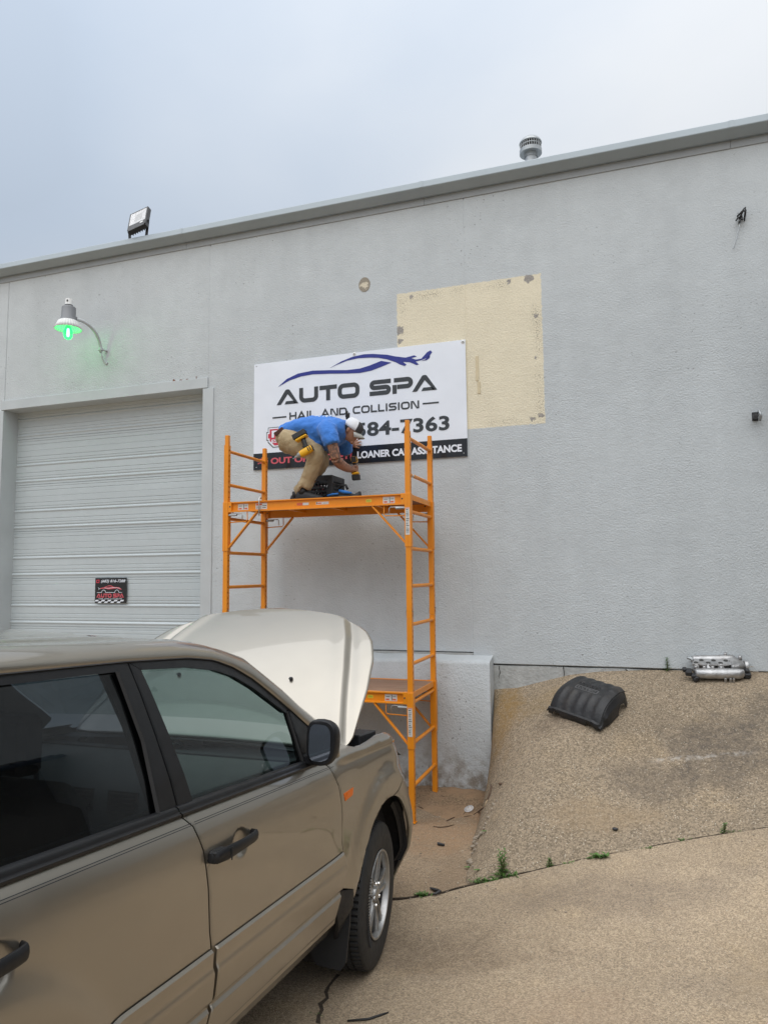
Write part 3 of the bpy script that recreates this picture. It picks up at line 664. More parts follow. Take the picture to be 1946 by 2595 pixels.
def platform(zt):
    zb = zt-.097
    for y, s in ((FY,-1),(BY,1)):
        yo = y
        # C-section rail between the sleeves
        q = [(yo+s*.024,zt),(yo+s*.024,zt-.010),(yo+s*.004,zt-.014),(yo+s*.002,zb+.014),(yo+s*.024,zb+.010),(yo+s*.024,zb),(yo-s*.004,zb),(yo-s*.006,zt)]
        MB().loft([[(FX+.062,a_,b_) for a_,b_ in q],[(RX-.062,a_,b_) for a_,b_ in q]], True).build('side_rail', M_or, sf)
        for x, t in ((FX,1),(RX,-1)):
            MB().box(min(x-t*.028,x+t*.0), max(x-t*.028,x), y-.029,y+.029,zt-.47,zt+.002).box(min(x,x+t*.029),max(x,x+t*.029),y-.0289,y+.0289,zt-.47,zt+.0018).build('sleeve', M_or, sf, bevel=.002)
            MB().box(min(x+t*.0295,x+t*.064),max(x+t*.0295,x+t*.064),y-.026,y+.026,zb-.002,zt+.003).build('end_bracket', M_or, sf, bevel=.002)
            MB().lathe([(.0,.0),(.008,.0)], 8, Matrix.Translation((x+t*.05,y-.0275,zt-.045)) @ Matrix.Rotation(rad(90),4,'X')).build('bolt_hole', M_crack, sf)
            MB().bar((x+t*.335,y,zb-.002),(x+t*.02,y,zt-.445),.014,.038,up=(0,1,0)).build('brace', M_or, sf, bevel=.002)
            # spring latch and wire handle
            MB().tube([(x+t*.03,y-.01,zb-.028),(x+t*.115,y-.01,zb-.028)], .011, 8).build('spring', M_grey_metal, sf)
            MB().tube([(x+t*.03,y-.01,zb-.018),(x+t*.165,y-.01,zb-.018),(x+t*.175,y-.012,zb-.03),(x+t*.178,y-.014,zb-.075)], .005, 6).build('latch_pin', M_zinc, sf, smooth=True)
            MB().tube([(x+t*.225,y-.005,zb),(x+t*.228,y-.005,zb-.075),(x+t*.215,y-.005,zb-.092),(x+t*.03,y-.005,zb-.098)], .0052, 6).build('wire_handle', M_or, sf, smooth=True)
    # plywood in an orange angle frame
    MB().box(FX-.005,RX+.005,FY+.008,BY-.008,zt-.022,zt-.005).build('deck', M_ply, sf)
    MB().box(FX-.01,FX-.0055,FY+.03,BY-.03,zt-.05,zt-.002).build('deck_end', M_or, sf); MB().box(RX+.0055,RX+.012,FY+.03,BY-.03,zt-.05,zt-.002).build('deck_end', M_or, sf)
    MB().box(FX+.03,RX-.03,FY+.006,FY+.03,zt-.0045,zt-.001).build('deck_edge', M_or, sf)
    for k in range(3):
        x = FX+.45+k*.46; MB().box(x,x+.03,FY+.01,BY-.01,zt-.055,zt-.0225).build('deck_joist', M_or, sf)
    # stickers on the camera-side rail
    ys = FY-.0027
    def stick(x0, x1, z0, z1, mat, bits=()):
        o = MB().box(x0,x1,ys-.0012,ys,z0,z1).build('sticker', mat, sf)
        for (a,b,c_,d_,mt) in bits: MB().box(x0+(x1-x0)*a,x0+(x1-x0)*b,ys-.0020,ys-.0013,z0+(z1-z0)*c_,z0+(z1-z0)*d_).build('sticker_print', mt, o)
    zc = zt-.049
    arrows = [(.08,.40,.62,.70,P_ink),(.55,.60,.1,.92,P_ink),(.66,.92,.62,.70,P_ink),(.08,.36,.12,.34,M_stk_r),(.64,.92,.12,.34,M_stk_r)]
    stick(FX+.125,FX+.235,zc-.030,zc+.028,M_stk,arrows)
    stick(FX+.315,FX+.435,zc-.030,zc+.028,M_stk,[(.05,.55,.62,.92,M_stk_r),(.05,.5,.1,.5,flatmat('print_grey',(.4,.4,.4))),(.6,.95,.5,.6,P_ink),(.6,.9,.2,.3,P_ink)])
    stick(-2.885,-2.765,zc-.012,zc+.012,M_stk,[(.0,.5,.0,1,M_stk_r)])
    stick(-2.69,-2.565,zc-.012,zc+.012,M_stk,[(.13,.45,.3,.7,M_stk_r),(.04,.10,.2,.9,P_ink),(.55,.95,.4,.5,P_ink)])
    stick(-2.20,-2.15,zc-.012,zc+.014,M_stk_y,[(.1,.9,.3,.38,P_ink),(.1,.9,.6,.68,P_ink)])
    stick(RX-.235,RX-.125,zc-.030,zc+.028,M_stk,arrows)
    # tall warning sticker on the right front sleeve
    o = MB().box(RX-.020,RX+.018,FY-.0302,FY-.0292,zt-.365,zt-.125).build('sticker', M_stk, sf)
    for k in range(14): MB().box(RX-.015,RX+(.002+.011*rnd.random()),FY-.0308,FY-.0303,zt-.35+k*.0155,zt-.35+k*.0155+.006).build('sticker_print', P_ink if k % 3 else flatmat('print_grey',(.35,.35,.35)), o)
    MB().box(RX-.018,RX+.016,FY-.0308,FY-.0303,zt-.134,zt-.128).build('sticker_print', M_stk_r, o)
platform(.742); platform(-.980)
# zinc locking rod clipped over the upper rail near the left end
MB().tube([(-3.262,FY-.035,.60),(-3.262,FY-.036,.752),(-3.262,FY-.03,.764),(-3.262,FY+.01,.766)], .006, 7).ell((-3.262,FY-.012,.770),(.013,.020,.009)).build('safety_pin', M_zinc, sf, smooth=True)
# ------------------------------------------------------------------ ground
def concrete(name, base, coarse, amp=.25, chips=.93, stain=None, scuff=None):
    n = NT(name); X = n.xyz()
    c = n.mul(base, n.rng(n.noise(.9,4), .3, .7, .82, 1.13))
    c = n.mix(n.rng(n.noise(1.9,5,.6), .52, .72, 0, .45), c, tuple(v*k for v, k in zip(base,(.72,.74,.80))))
    c = n.mix(n.rng(n.noise(2.6,4,.6,dist=.4), .56, .72, 0, .35), c, tuple(v*k for v, k in zip(base,(1.22,1.16,1.02))))
    # exposed aggregate: each stone its own tone, a share of pale chips and dark pits
    v1 = n.vor(coarse, out='Color'); d1 = n.vor(coarse)
    vx = n.xyz(v1)
    c = n.mul(c, n.rng(vx[0], 0, 1, 1-amp, 1+amp))
    c = n.mix(n.math('MULTIPLY', n.rng(vx[1], chips, chips+.015), n.rng(d1, .22, .42, 1, 0)), c, (.62,.56,.46))
    c = n.mix(n.math('MULTIPLY', n.rng(vx[2], .88, .90), n.rng(d1, .18, .36, .8, 0)), c, (.10,.075,.05))
    v2 = n.xyz(n.vor(coarse*2.7, out='Color')); c = n.mul(c, n.rng(v2[0], 0, 1, .84, 1.16))
    pale = n.math('MULTIPLY', n.rng(n.xyz(n.vor(coarse*.42, out='Color'))[1], .965, .97), n.rng(n.vor(coarse*.42), .10, .20, 1, 0))
    c = n.mix(n.math('MULTIPLY', pale, .8), c, (.62,.57,.48))
    if stain:
        for x, y, rx, ry, col, a in stain:
            dx = n.math('MULTIPLY', n.math('SUBTRACT', X[0], x), 1/rx); dy = n.math('MULTIPLY', n.math('SUBTRACT', X[1], y), 1/ry)
            q = n.math('SQRT', n.math('ADD', n.math('MULTIPLY', dx, dx), n.math('MULTIPLY', dy, dy)))
            q = n.math('ADD', q, n.math('MULTIPLY', n.math('SUBTRACT', n.noise(3.5,5,.65), .5), 1.6))
            c = n.mix(n.math('MULTIPLY', n.rng(q, .35, 1.0, 1, 0, True), n.math('MULTIPLY', n.rng(n.noise(24,3), .35, .65, .45, 1), a)), c, col)
    if scuff:      # pale scrape mark between two points
        (x0,y0),(x1,y1) = scuff; L_ = math.hypot(x1-x0,y1-y0); ux, uy = (x1-x0)/L_, (y1-y0)/L_
        a = n.math('SUBTRACT', X[0], x0); b = n.math('SUBTRACT', X[1], y0)
        al = n.math('ADD', n.math('MULTIPLY', a, ux), n.math('MULTIPLY', b, uy)); ac = n.math('ABSOLUTE', n.math('ADD', n.math('MULTIPLY', a, -uy), n.math('MULTIPLY', b, ux)))
        q = n.math('MULTIPLY', n.math('MULTIPLY', n.rng(al, -.05, .05), n.rng(al, L_-.1, L_+.1, 1, 0)), n.rng(n.math('ADD', ac, n.math('MULTIPLY', n.math('SUBTRACT', n.noise(7,4), .5), .05)), .004, .03, 1, 0))
        c = n.mix(n.math('MULTIPLY', q, n.rng(n.noise(30,3), .42, .6, .0, .42)), c, (.60,.57,.52))
    h = n.math('ADD', n.math('MULTIPLY', d1, -1.0), n.math('MULTIPLY', n.noise(coarse*2.2,3), .9))
    bp = n.bump(h, .55, .007)
    # faint broom lines running down the slab
    n.set(Base_Color=c, Roughness=.88, Normal=bp, Specular_IOR_Level=.25)
    return n.m
TAN = (.31,.222,.138)
M_slab = concrete('slab_concrete', (.385,.302,.210), 145, .34, .945, stain=[(-1.2,-3.0,.9,.35,(.15,.11,.075),.5),(-.2,-2.4,.9,.3,(.19,.15,.115),.45),(-.3,-3.6,.5,.4,(.34,.235,.16),.35),(.7,-3.2,.5,.7,(.36,.27,.17),.4)])
slope_args = ('slope_concrete', (.285,.226,.158), 95, .38, .9055)
slope_stain = [(.62,-.95,.55,.42,(.085,.074,.066),.62),(.05,-1.25,.45,.25,(.095,.08,.068),.5),(1.3,-.6,.7,.35,(.085,.076,.066),.6),(-.55,-.65,.35,.22,(.115,.085,.065),.5),(-1.12,-.25,.22,.55,(.27,.165,.055),.75),(-.72,-.3,.4,.22,(.30,.21,.10),.4),(-.25,-1.55,.5,.18,(.33,.24,.145),.5)]
M_pit = concrete('pit_concrete', (.285,.213,.142), 120, stain=[(-1.5,-1.25,.5,.5,(.36,.215,.115),.5),(-1.25,-1.9,.2,.5,(.20,.14,.09),.45)])
def zseam(x): return float(np.interp(x, [-1.25,.85,3,6,9], [-2.085,-1.62,-1.36,-1.2,-1.15]))
SEAM = [(-14,-2.95),(-4,-2.9),(-2.6,-2.75),(-1.498,-2.391),(-1.215,-2.191),(-1.074,-2.134),(-.816,-2.052),(-.557,-1.969),(-.27,-1.876),(.06,-1.808),(.342,-1.753),(.523,-1.723),(.792,-1.701),(2,-1.60),(8,-1.4)]
sxs, sys_ = [a for a, b in SEAM], [b for a, b in SEAM]
def yseam(x): return float(np.interp(x, sxs, sys_))
def base_z(y): return float(np.interp(-y, [0,1.05,2.4,3.1,5,7,10,16,40], [-2.058,-2.06,-2.086,-2.10,-1.921,-1.733,-1.50,-1.34,-1.3]))
def front_z(x, y):
    r = zseam(x)-(-2.085) if x > -1.25 else 0
    return base_z(y)+r*math.exp(-(yseam(x)-y)/2.6)
def und(x, y, a=.006): return a*(noise.noise(Vector((x*1.3,y*1.3,0)))+.5*noise.noise(Vector((x*4,y*4,3))))
GAP = .011
# front slab
xs = np.concatenate([np.linspace(-14,-3,23)[:-1], np.linspace(-3,1.6,140), np.linspace(1.6,8,20)[1:]])
ts = np.concatenate([[0,.006,.02], np.linspace(.05,3,70), np.linspace(3,14,26)[1:]])
m = MB(); rows = []
for x in xs:
    ys = yseam(x); e = GAP+.004*noise.noise(Vector((x*7,0,0)))
    col = [(x, ys-e, front_z(x,ys)-.07), (x, ys-e, front_z(x,ys)-.006)]
    for t in ts[1:]: col.append((x, ys-e-t, front_z(x, ys-t)+und(x,ys-t)-(.002 if t < .01 else 0)))
    rows.append(col)
m.loft(rows, False, False); slab = tag(m.build('driveway', M_slab, None, smooth=True, auto=50), kind='structure')
# pit floor
m = MB(); rows = []
for x in np.concatenate([np.linspace(-14,-3,12)[:-1], np.linspace(-3,-1.0,60)]):
    ys = yseam(x); col = []
    for t in np.linspace(0,1,50):
        y = ys+(0-ys)*t; d_ = .05*math.exp(-((y+.25)/.28)**2)*(.6+.4*noise.noise(Vector((x*3,y*3,5))))
        e = GAP if t == 0 else 0
        col.append((x, y+e, base_z(y)+und(x,y)+max(d_,0)*(1 if x > -4.5 else 0)))
    col.insert(0, (x, ys+GAP, base_z(ys)-.08)); rows.append(col)
m.loft(rows, False, False); pit = tag(m.build('pit_floor', M_pit, None, smooth=True, auto=50), kind='structure')
# warped concrete slope between the pit, the joint and the wall
BASE = [(-1.262,-.33,-1.93,-1.279),(-1.262,-.405,-1.965,-1.277),(-1.268,-.53,-2.005,-1.265),(-1.278,-.68,-2.035,-1.22),(-1.275,-.88,-2.055,-1.14),(-1.25,-1.23,-2.075,-.95),(-1.20,-1.65,-2.09,-.62),(-1.165,-1.98,-2.095,-.32)]
for x, tx in ((-1.074,-.12),(-.816,.12),(-.557,.35),(-.27,.56),(.06,.78),(.342,.98),(.523,1.12),(.792,1.34),(1.3,1.75),(2,2.4),(4,4.4),(8,8)):
    BASE.append((x, yseam(x)+GAP, zseam(x), tx))
def zwall(x): return float(np.interp(x, [-1.28,-1.06,-.73,-.56,-.3,.13,1.1,8], [-1.084,-1.066,-.971,-.924,-.883,-.858,-.846,-.84]))
Bs = []
for a, b in zip(BASE[:-1], BASE[1:]):
    L_ = math.hypot(b[0]-a[0], b[1]-a[1]); k = max(1, int(L_/.05)) if a[0] < 1.5 else 8
    for i in range(k): Bs.append(tuple(a[j]+(b[j]-a[j])*i/k for j in range(4)))
Bs.append(BASE[-1]); arr = np.array(Bs)
for _ in range(6): arr[1:-1,3] = (arr[:-2,3]+2*arr[1:-1,3]+arr[2:,3])/4
for _ in range(2): arr[1:-1,:3] = (arr[:-2,:3]+2*arr[1:-1,:3]+arr[2:,:3])/4
m = MB(); rows = []
for i, (bx,by,bz,tx) in enumerate(arr):
    col = [(bx,by-.004,bz-.09)] ; zt = zwall(tx)
    for t in np.linspace(0,1,46):
        s = t; g = s-.10*math.sin(2*math.pi*s)/ (2*math.pi)*2.0
        g = g+.045*math.sin(math.pi*t)
        x = bx+(tx-bx)*t; y = by*(1-t)+.012*t; z = bz+(zt-bz)*g
        z += und(x,y,.010)*min(1,4*(t))*min(1,5*(1-t)+.2) if t > 0 else 0
        col.append((x,y,z))
    rows.append(col)
m.loft(rows, False, False); slope = tag(m.build('concrete_slope', M_pit, None, smooth=True, auto=60), kind='structure')
# soil packed in the joint
m = MB(); rows = []
for x in np.linspace(-3.2,7.9,160):
    y = yseam(x); z = (zseam(x) if x > -1.25 else base_z(y))-.024+.006*noise.noise(Vector((x*9,1,1)))
    k_ = .005*noise.noise(Vector((x*23,4,1))); rows.append([(x,y-.012,z-.03),(x,y+.004,z+.006+k_),(x,y+GAP-.004,z+.024+k_),(x,y+GAP+.004,z+.0255+k_),(x,y+GAP+.010,z+.015)])
M_soil = simple('dark_soil', (.055,.040,.027), .95, var=.3, vs=40, bump=.8, bs=90)
m.loft(rows, False, False); tag(m.build('joint_soil', M_soil, None), kind='structure')
# the rest of the yard, out to the horizon
m = MB()
m.add([(-900,-900,-1.345),(900,-900,-1.345),(900,-16.0,-1.345),(-900,-16.0,-1.345)], [(0,1,2,3)])
m.add([(8.0,-16,-1.345),(900,-16,-1.345),(900,900,-1.3),(8.0,900,-1.3)], [(0,1,2,3)])
m.add([(-900,-16,-1.345),(-14,-16,-1.345),(-14,900,-1.3),(-900,900,-1.3)], [(0,1,2,3)])
tag(m.build('ground', M_slab, None), kind='structure')
from mathutils.bvhtree import BVHTree
vs, fs = [], []
for o in (slab, pit, slope):
    k = len(vs); vs += [v.co.copy() for v in o.data.vertices]; fs += [[i+k for i in p.vertices] for p in o.data.polygons]
GB = BVHTree.FromPolygons(vs, fs)
def gz(x, y):
    h = GB.ray_cast(Vector((x,y,5)), Vector((0,0,-1)))
    if h[0] is None: return (zseam(x) if x > -1.25 else base_z(y)), Vector((0,0,1))
    return h[0].z, h[1]
def at(px, py):          # where a sight line at this photo position meets the ground
    d_ = CR_*(px-973)/1800+CU_*(1297.5-py)/1800+CF_
    h = GB.ray_cast(Vector((0,CAMY,0)), d_.normalized()); n_ = h[1]
    if h[0] is None: return at(px, py+6)
    return h[0], (n_ if n_.z > 0 else -n_)
p0_, p1_ = at(1655,1927)[0], at(1895,1908)[0]
slope.data.materials[0] = concrete(*slope_args, stain=slope_stain, scuff=((p0_.x,p0_.y),(p1_.x,p1_.y)))
# white mortar scar along the foot of the slope (crumbled rim)
M_crumb = simple('crumbled_concrete', (.31,.26,.20), .9, var=.25, vs=30, bump=.6, bs=60)
def rock(name, p, r, label, cat, group, mat):
    b = MB(); b.ell((0,0,0), (r*rnd.uniform(.8,1.5), r*rnd.uniform(.7,1.1), r*rnd.uniform(.45,.75)), 8, 6)
    b.v = [tuple(Vector(q)*(1+.45*noise.noise(Vector(q)*(1.4/r)+Vector((p.x*9,0,0))))) for q in b.v]
    o = b.build(name, mat); o.location = p+Vector((0,0,r*.25)); o.rotation_euler = (rnd.uniform(-.3,.3),rnd.uniform(-.3,.3),rnd.uniform(0,6)); return tag(o, label, cat, group)
for px, py, r in ((1258,2030,.014),(1250,2040,.017),(1246,2052,.012),(1238,2072,.013),(1231,2088,.012),(1226,2101,.015),(1222,2113,.020),(1213,2122,.022),(1206,2128,.026),(1203,2136,.022),(1208,2141,.018),(1200,2147,.020),(1204,2155,.015),(1198,2163,.013),(1190,2186,.026),(1194,2190,.020),(1188,2196,.016),(1198,2197,.013),(1234,2060,.010),(1228,2094,.010)):
    p, nn = at(px, py); rock('concrete_crumb', p, r, 'pale crumb of broken concrete along the foot of the slope', 'rubble', 'crumbs of concrete along the foot of the slope', M_crumb)
# drift of dirt and leaf litter in the corner of the pit
m = MB(); rows = []
for x in np.linspace(-2.6,-1.27,60):
    col = []
    for t in np.linspace(0,1,26):
        y = -.205-t*.95*(.8+.3*noise.noise(Vector((x*3,0,7)))); z, _ = gz(x, min(y,-.02))
        hgt = .055*(1-t)**1.4*(.75+.6*noise.noise(Vector((x*6,y*6,2))))-.004
        col.append((x,y,min(z,-1.93)+max(hgt,-.01)))
    rows.append(col)
n = NT('leaf_litter'); q = n.noise(55,5,.7); c = n.mix(n.rng(q,.35,.65), (.13,.085,.05), (.36,.25,.15)); c = n.mix(n.rng(n.noise(5,4),.4,.6), c, (.33,.215,.125)); n.set(Base_Color=c, Roughness=.95, Normal=n.bump(q,.9,.02))
m.loft(rows, False, False); tag(m.build('dirt_drift', n.m, None, smooth=True), 'drift of brown dirt and leaf litter at the foot of the ledge block', 'dirt', kind='stuff')
M_twig = simple('dry_twig', (.11,.07,.045), .9, var=.3, vs=30); M_twig2 = simple('pale_straw', (.42,.32,.2), .9, var=.2)
def twig(pts, r, mat, label, group=None):
    P = []
    for px, py in pts:
        p, nn = at(px, py); P.append(p+Vector((0,0,r*.9)))
    return tag(MB().tube(P, [r*.7]+[r]*(len(P)-2)+[r*.4], 6).build('twig', mat, None, smooth=True), label, 'twig', group)
c2 = lambda pts: [(1000+a*300/1659, 1980+b*300/1659) for a, b in pts]
twig(c2([(605,190),(690,235),(780,262)]), .008, M_twig, 'dark bent twig beside the rear scaffold foot', )
twig(c2([(770,300),(850,335),(925,360)]), .010, M_twig, 'thickest dark twig lying in the litter before the block')
twig(c2([(725,562),(780,535),(840,510)]), .006, M_twig, 'short dark twig on bare dirt below the clear plastic litter')
twig(c2([(540,640),(640,652),(740,640),(830,615)]), .005, M_twig, 'long thin curved twig nearest the car in the pit')
twig(c2([(1345,60),(1355,100),(1330,190),(1300,270)]), .009, M_twig, 'dark root hanging down the corner of the ledge block')
twig(c2([(1298,270),(1280,310),(1255,370)]), .007, M_twig2, 'pale straw stalk along the foot of the slope')
twig(c2([(1240,380),(1170,440),(1105,478)]), .008, M_twig, 'black twig curving from the slope towards the clear plastic litter')
twig(c2([(330,360),(370,375),(400,392)]), .006, M_twig, 'short twig behind the front scaffold foot')
twig(c2([(960,470),(985,440),(1000,415)]), .004, M_twig, 'thin twig standing against the clear plastic litter')
twig(c2([(970,500),(1030,492),(1080,486)]), .004, M_twig, 'thin twig lying just below the clear plastic litter')
for k in range(34):
    x, y = rnd.uniform(260,1290), rnd.triangular(190,420,215); a = rnd.uniform(-.6,.6); l = rnd.uniform(20,70)
    try: twig(c2([(x,y),(x+l*math.cos(a)*.5,y+l*math.sin(a)*.5+3),(x+l*math.cos(a),y+l*math.sin(a))]), rnd.uniform(.0025,.005), M_twig if k % 3 else M_twig2, 'thin dry twig in the litter at the foot of the ledge block', 'thin twigs in the litter')
    except Exception: pass
twig([(880,2590),(935,2585),(965,2575),(985,2568)], .006, simple('black_rubber_strip',(.02,.02,.02),.6), 'black curved strip on the driveway near the bottom of the photo')
# loose grit washed along the joint, the foot of the slope and over the drive
m = MB(); R = random.Random(11)
for k in range(420):
    if k < 150: x = R.uniform(-1.5,1.4); y = yseam(x)+R.gauss(-.03,.09)
    elif k < 260: x = R.uniform(-1.7,-1.12); y = R.uniform(-2.2,-.4)
    else: x = R.uniform(-1.4,1.3); y = R.uniform(-4.2,-1.9)
    z, nn = gz(x, y); r = R.choice((.003,.004,.004,.005,.007))
    o_ = len(m.v); m.ell((x,y,z+r*.3), (r*R.uniform(.8,1.6),r*R.uniform(.8,1.3),r*.7), 6, 4)
tag(m.build('loose_grit', simple('grit_stone', (.34,.28,.21), .9, var=.5, vs=40), None), 'fine loose grit scattered over the concrete', 'grit', kind='stuff')
# clear lid
p, nn = at(1188, 2056)
n = NT('clear_plastic'); n.set(Base_Color=(.9,.92,.93), Roughness=.12, Alpha=.45, Specular_IOR_Level=.8)
t = thing('plastic_litter', 'clear plastic cup lid with a white rim lying in the dirt before the ledge block', 'litter', p)
T = Matrix.Translation(p+Vector((0,0,.02))) @ Matrix.Rotation(.35,4,'X') @ Matrix.Rotation(-.25,4,'Y') @ Matrix.Scale(.72,4)
MB().lathe([(.010,.028),(.03,.027),(.044,.016),(.052,.006)], 24, T).build('dome', n.m, t, smooth=True)
MB().lathe([(.052,.006),(.058,.008),(.060,.0),(.054,-.004),(.051,.004)], 24, T).build('rim', simple('lid_rim',(.55,.56,.57),.3), t, smooth=True)
# little bits of black plastic on the concrete
for k, (px, py, lab) in enumerate(((1117,2143,'small broken black plastic clip on the pit floor'),(1105,2262,'curled black plastic hook lying on the joint near the wheel'),(1268,1990,'dark dead leaf stuck near the corner of the slope'),(1558,2105,'small black scrap on the lower middle of the slope'))):
    p, nn = at(px, py); b = MB()
    if k == 0: b.tube([p+Vector((-.035,.03,.01)),p+Vector((-.02,.0,.012)),p+Vector((.03,-.01,.012))], [.004,.012,.009], 6)
    elif k == 1: b.tube([p+Vector((-.05,.03,.012)),p+Vector((.0,.005,.014)),p+Vector((.03,-.02,.02)),p+Vector((.01,-.045,.012)),p+Vector((-.01,-.05,.012))], [.006,.012,.012,.009,.006], 6)
    else: b.ell(p+Vector((0,0,.012)), (.022,.016,.010), 7, 5)
    tag(b.build('plastic_scrap' if k != 2 else 'dead_leaf', M_black_plastic if k != 2 else M_twig, None), lab, 'litter' if k != 2 else 'leaf')
# ------------------------------------------------------------------ weeds in the joint
def leafmat(name, c1, c2_):
    n = NT(name); inf = n.t.nodes.new('ShaderNodeObjectInfo'); q = n.noise(40,3); c = n.mix(n.rng(q,.3,.7), c1, c2_)
    n.set(Base_Color=c, Roughness=.55, Subsurface_Weight=.0); n.b.inputs['Transmission Weight'].default_value = 0
    return n.m
M_leaf = leafmat('weed_leaf', (.045,.115,.018), (.10,.20,.035)); M_stem = leafmat('weed_stem', (.10,.13,.04), (.13,.12,.05))
def blade(m, p, dirv, L_, wd, droop):
    p = Vector(p); d_ = Vector(dirv).normalized(); side = d_.cross(Vector((0,0,1)))
    if side.length < .1: side = Vector((1,0,0))
    side.normalize(); rows = []
    for k in range(5):
        t = k/4; c = p+d_*L_*t+Vector((0,0,-droop*L_*t*t)); ww = wd*math.sin(math.pi*min(.12+t*.88,1))*(1 if t < .95 else .15)
        rows.append([c-side*ww, c+Vector((0,0,-ww*.4)), c+side*ww])
    m.loft(rows, False, False)
def weed(px, py, h, n_, kind, label, spread=.05):
    p, nn = at(px, py); t = thing('weed', label, 'weed', p, group='weeds in the cracks of the concrete'); L = MB(); S = MB(); R = random.Random(px)
    if kind == 'tall':
        for s in range(n_):
            a = R.uniform(0,6.28); top = p+Vector((spread*math.cos(a)*R.random(), spread*math.sin(a)*R.random(), h*R.uniform(.6,1)))
            b0 = p+Vector((R.uniform(-.02,.02),R.uniform(-.01,.01),-.01)); S.tube([b0,(b0+top)/2+Vector((.004,0,0)),top], [.0035,.003,.0015], 5)
            for k in range(17):
                tt = .12+.88*k/16; q = b0.lerp(top, tt); az = k*2.4+a
                blade(L, q, (math.cos(az),math.sin(az),.75*tt+.25), h*R.uniform(.22,.36)*(1.15-tt*.55), .0065, .35)
    else:
        for k in range(n_):
            a = R.uniform(0,6.28); q = p+Vector((R.gauss(0,spread),R.gauss(0,spread*.3),-.006)); z, _ = gz(q.x,q.y); q.z = z-.004
            blade(L, q, (math.cos(a)*.8,math.sin(a)*.8,R.uniform(.5,1.4)), h*R.uniform(.5,1.1), .0045 if kind == 'grass' else .008, .5)
    L.build('leaves', M_leaf, t); 
    if S.v: S.build('stem', M_stem, t)
weed(1275,2213,.17,4,'tall','tallest leafy weed growing from the middle of the concrete joint',.045)
weed(1280,2222,.075,60,'grass','bushy low tuft at the foot of the tallest weed',.035)
weed(1207,2239,.065,70,'grass','broad low grass tuft just left of the tallest weed',.032)
weed(1241,2231,.055,60,'grass','flat strip of grass between the grass tuft and the tallest weed',.035)
weed(1066,2271,.06,60,'grass','grass tuft in the joint nearest the front wheel',.025)
weed(1393,2195,.075,2,'tall','small upright weed in the joint right of the tallest weed',.015)
weed(1440,2187,.03,26,'grass','tiny flat sprig in the joint beside the small upright weed',.02)
weed(1517,2173,.075,46,'spread','spreading spiky weed halfway along the joint to the right',.025)
weed(1645,2149,.032,26,'grass','tiny pale tuft along the right half of the joint',.02)
weed(1735,2129,.04,34,'grass','small tuft in the joint next to the rightmost tall weed',.02)
weed(1833,2112,.10,2,'tall','rightmost tall weed in the concrete joint',.02)
weed(1858,2108,.03,30,'grass','flat sprig just right of the rightmost tall weed',.02)
weed(1690,1700,.13,2,'tall','slender weed growing against the wall at the top of the slope',.02)
for px, py, lab in ((1229,2111,'single green leaf lying on the foot of the slope'),(1186,2203,'small dark green leaf at the end of the crumbled rim'),(1210,2210,'narrow dark leaf lying above the grass tufts')):
    p, nn = at(px, py); m = MB(); blade(m, p+Vector((-.03,0,.012)), (1,.35,.1), .065, .011, .1); tag(m.build('leaf', M_leaf, None), lab, 'leaf')
# crack in the driveway that runs out from under the car
m = MB(); pts = [at(*q)[0]+Vector((0,0,.002)) for q in ((858,2470),(845,2485),(833,2500),(826,2515),(830,2530),(812,2545),(816,2560),(808,2575),(806,2594))]
rows = []
for i, p in enumerate(pts): w_ = .007+.006*rnd.random(); rows.append([p+Vector((-w_,0,0)), p+Vector((w_,0,0))])
m.loft(rows, False, False); tag(m.build('driveway_crack', M_soil, None), kind='structure')
weed(806,2572,.02,26,'grass','sparse green moss tuft in the driveway crack beside the car',.02)
# ------------------------------------------------------------------ car (local: x right, y forward from the front axle, z up)
car = thing('suv', 'gold beige four-door SUV parked nose to the wall with its bonnet propped open', 'car', (-2.285,-3.08,-2.10), (rad(-5.4),0,rad(.6)))
def paint(name, base):
    n = NT(name)
    c = n.mul(base, n.rng(n.noise(3,2), .3, .7, .98, 1.02)); c = n.mix(n.rng(n.noise(2.2,4), .45, .75, 0, .05), c, (.36,.32,.26))
    r = n.rng(n.noise(9,4), .3, .7, .33, .38)
    n.set(Base_Color=c, Metallic=.92, Roughness=r, Coat_Weight=1.0, Coat_Roughness=.03, Specular_IOR_Level=.5)
    return n.m
M_paint = paint('gold_paint', (.350,.320,.270))
M_clad = paint('gold_cladding', (.345,.308,.252))
M_rub = simple('black_rubber', (.014,.014,.015), .6, var=.15, vs=20)
M_trimb = simple('black_trim', (.009,.0095,.011), .42, var=.1, vs=12, coat=.0, spec=.35)
M_int = simple('interior_grey', (.11,.108,.10), .8, var=.12, vs=10)
M_intd = simple('interior_dark', (.03,.03,.032), .7, var=.12, vs=10)
M_tyre = simple('tyre_rubber', (.022,.022,.022), .72, var=.2, vs=14)
M_alloy = simple('alloy', (.40,.40,.395), .36, .8, var=.08, vs=18, dirt=.35)
M_chrome = simple('chrome', (.75,.75,.75), .12, 1, var=.04)
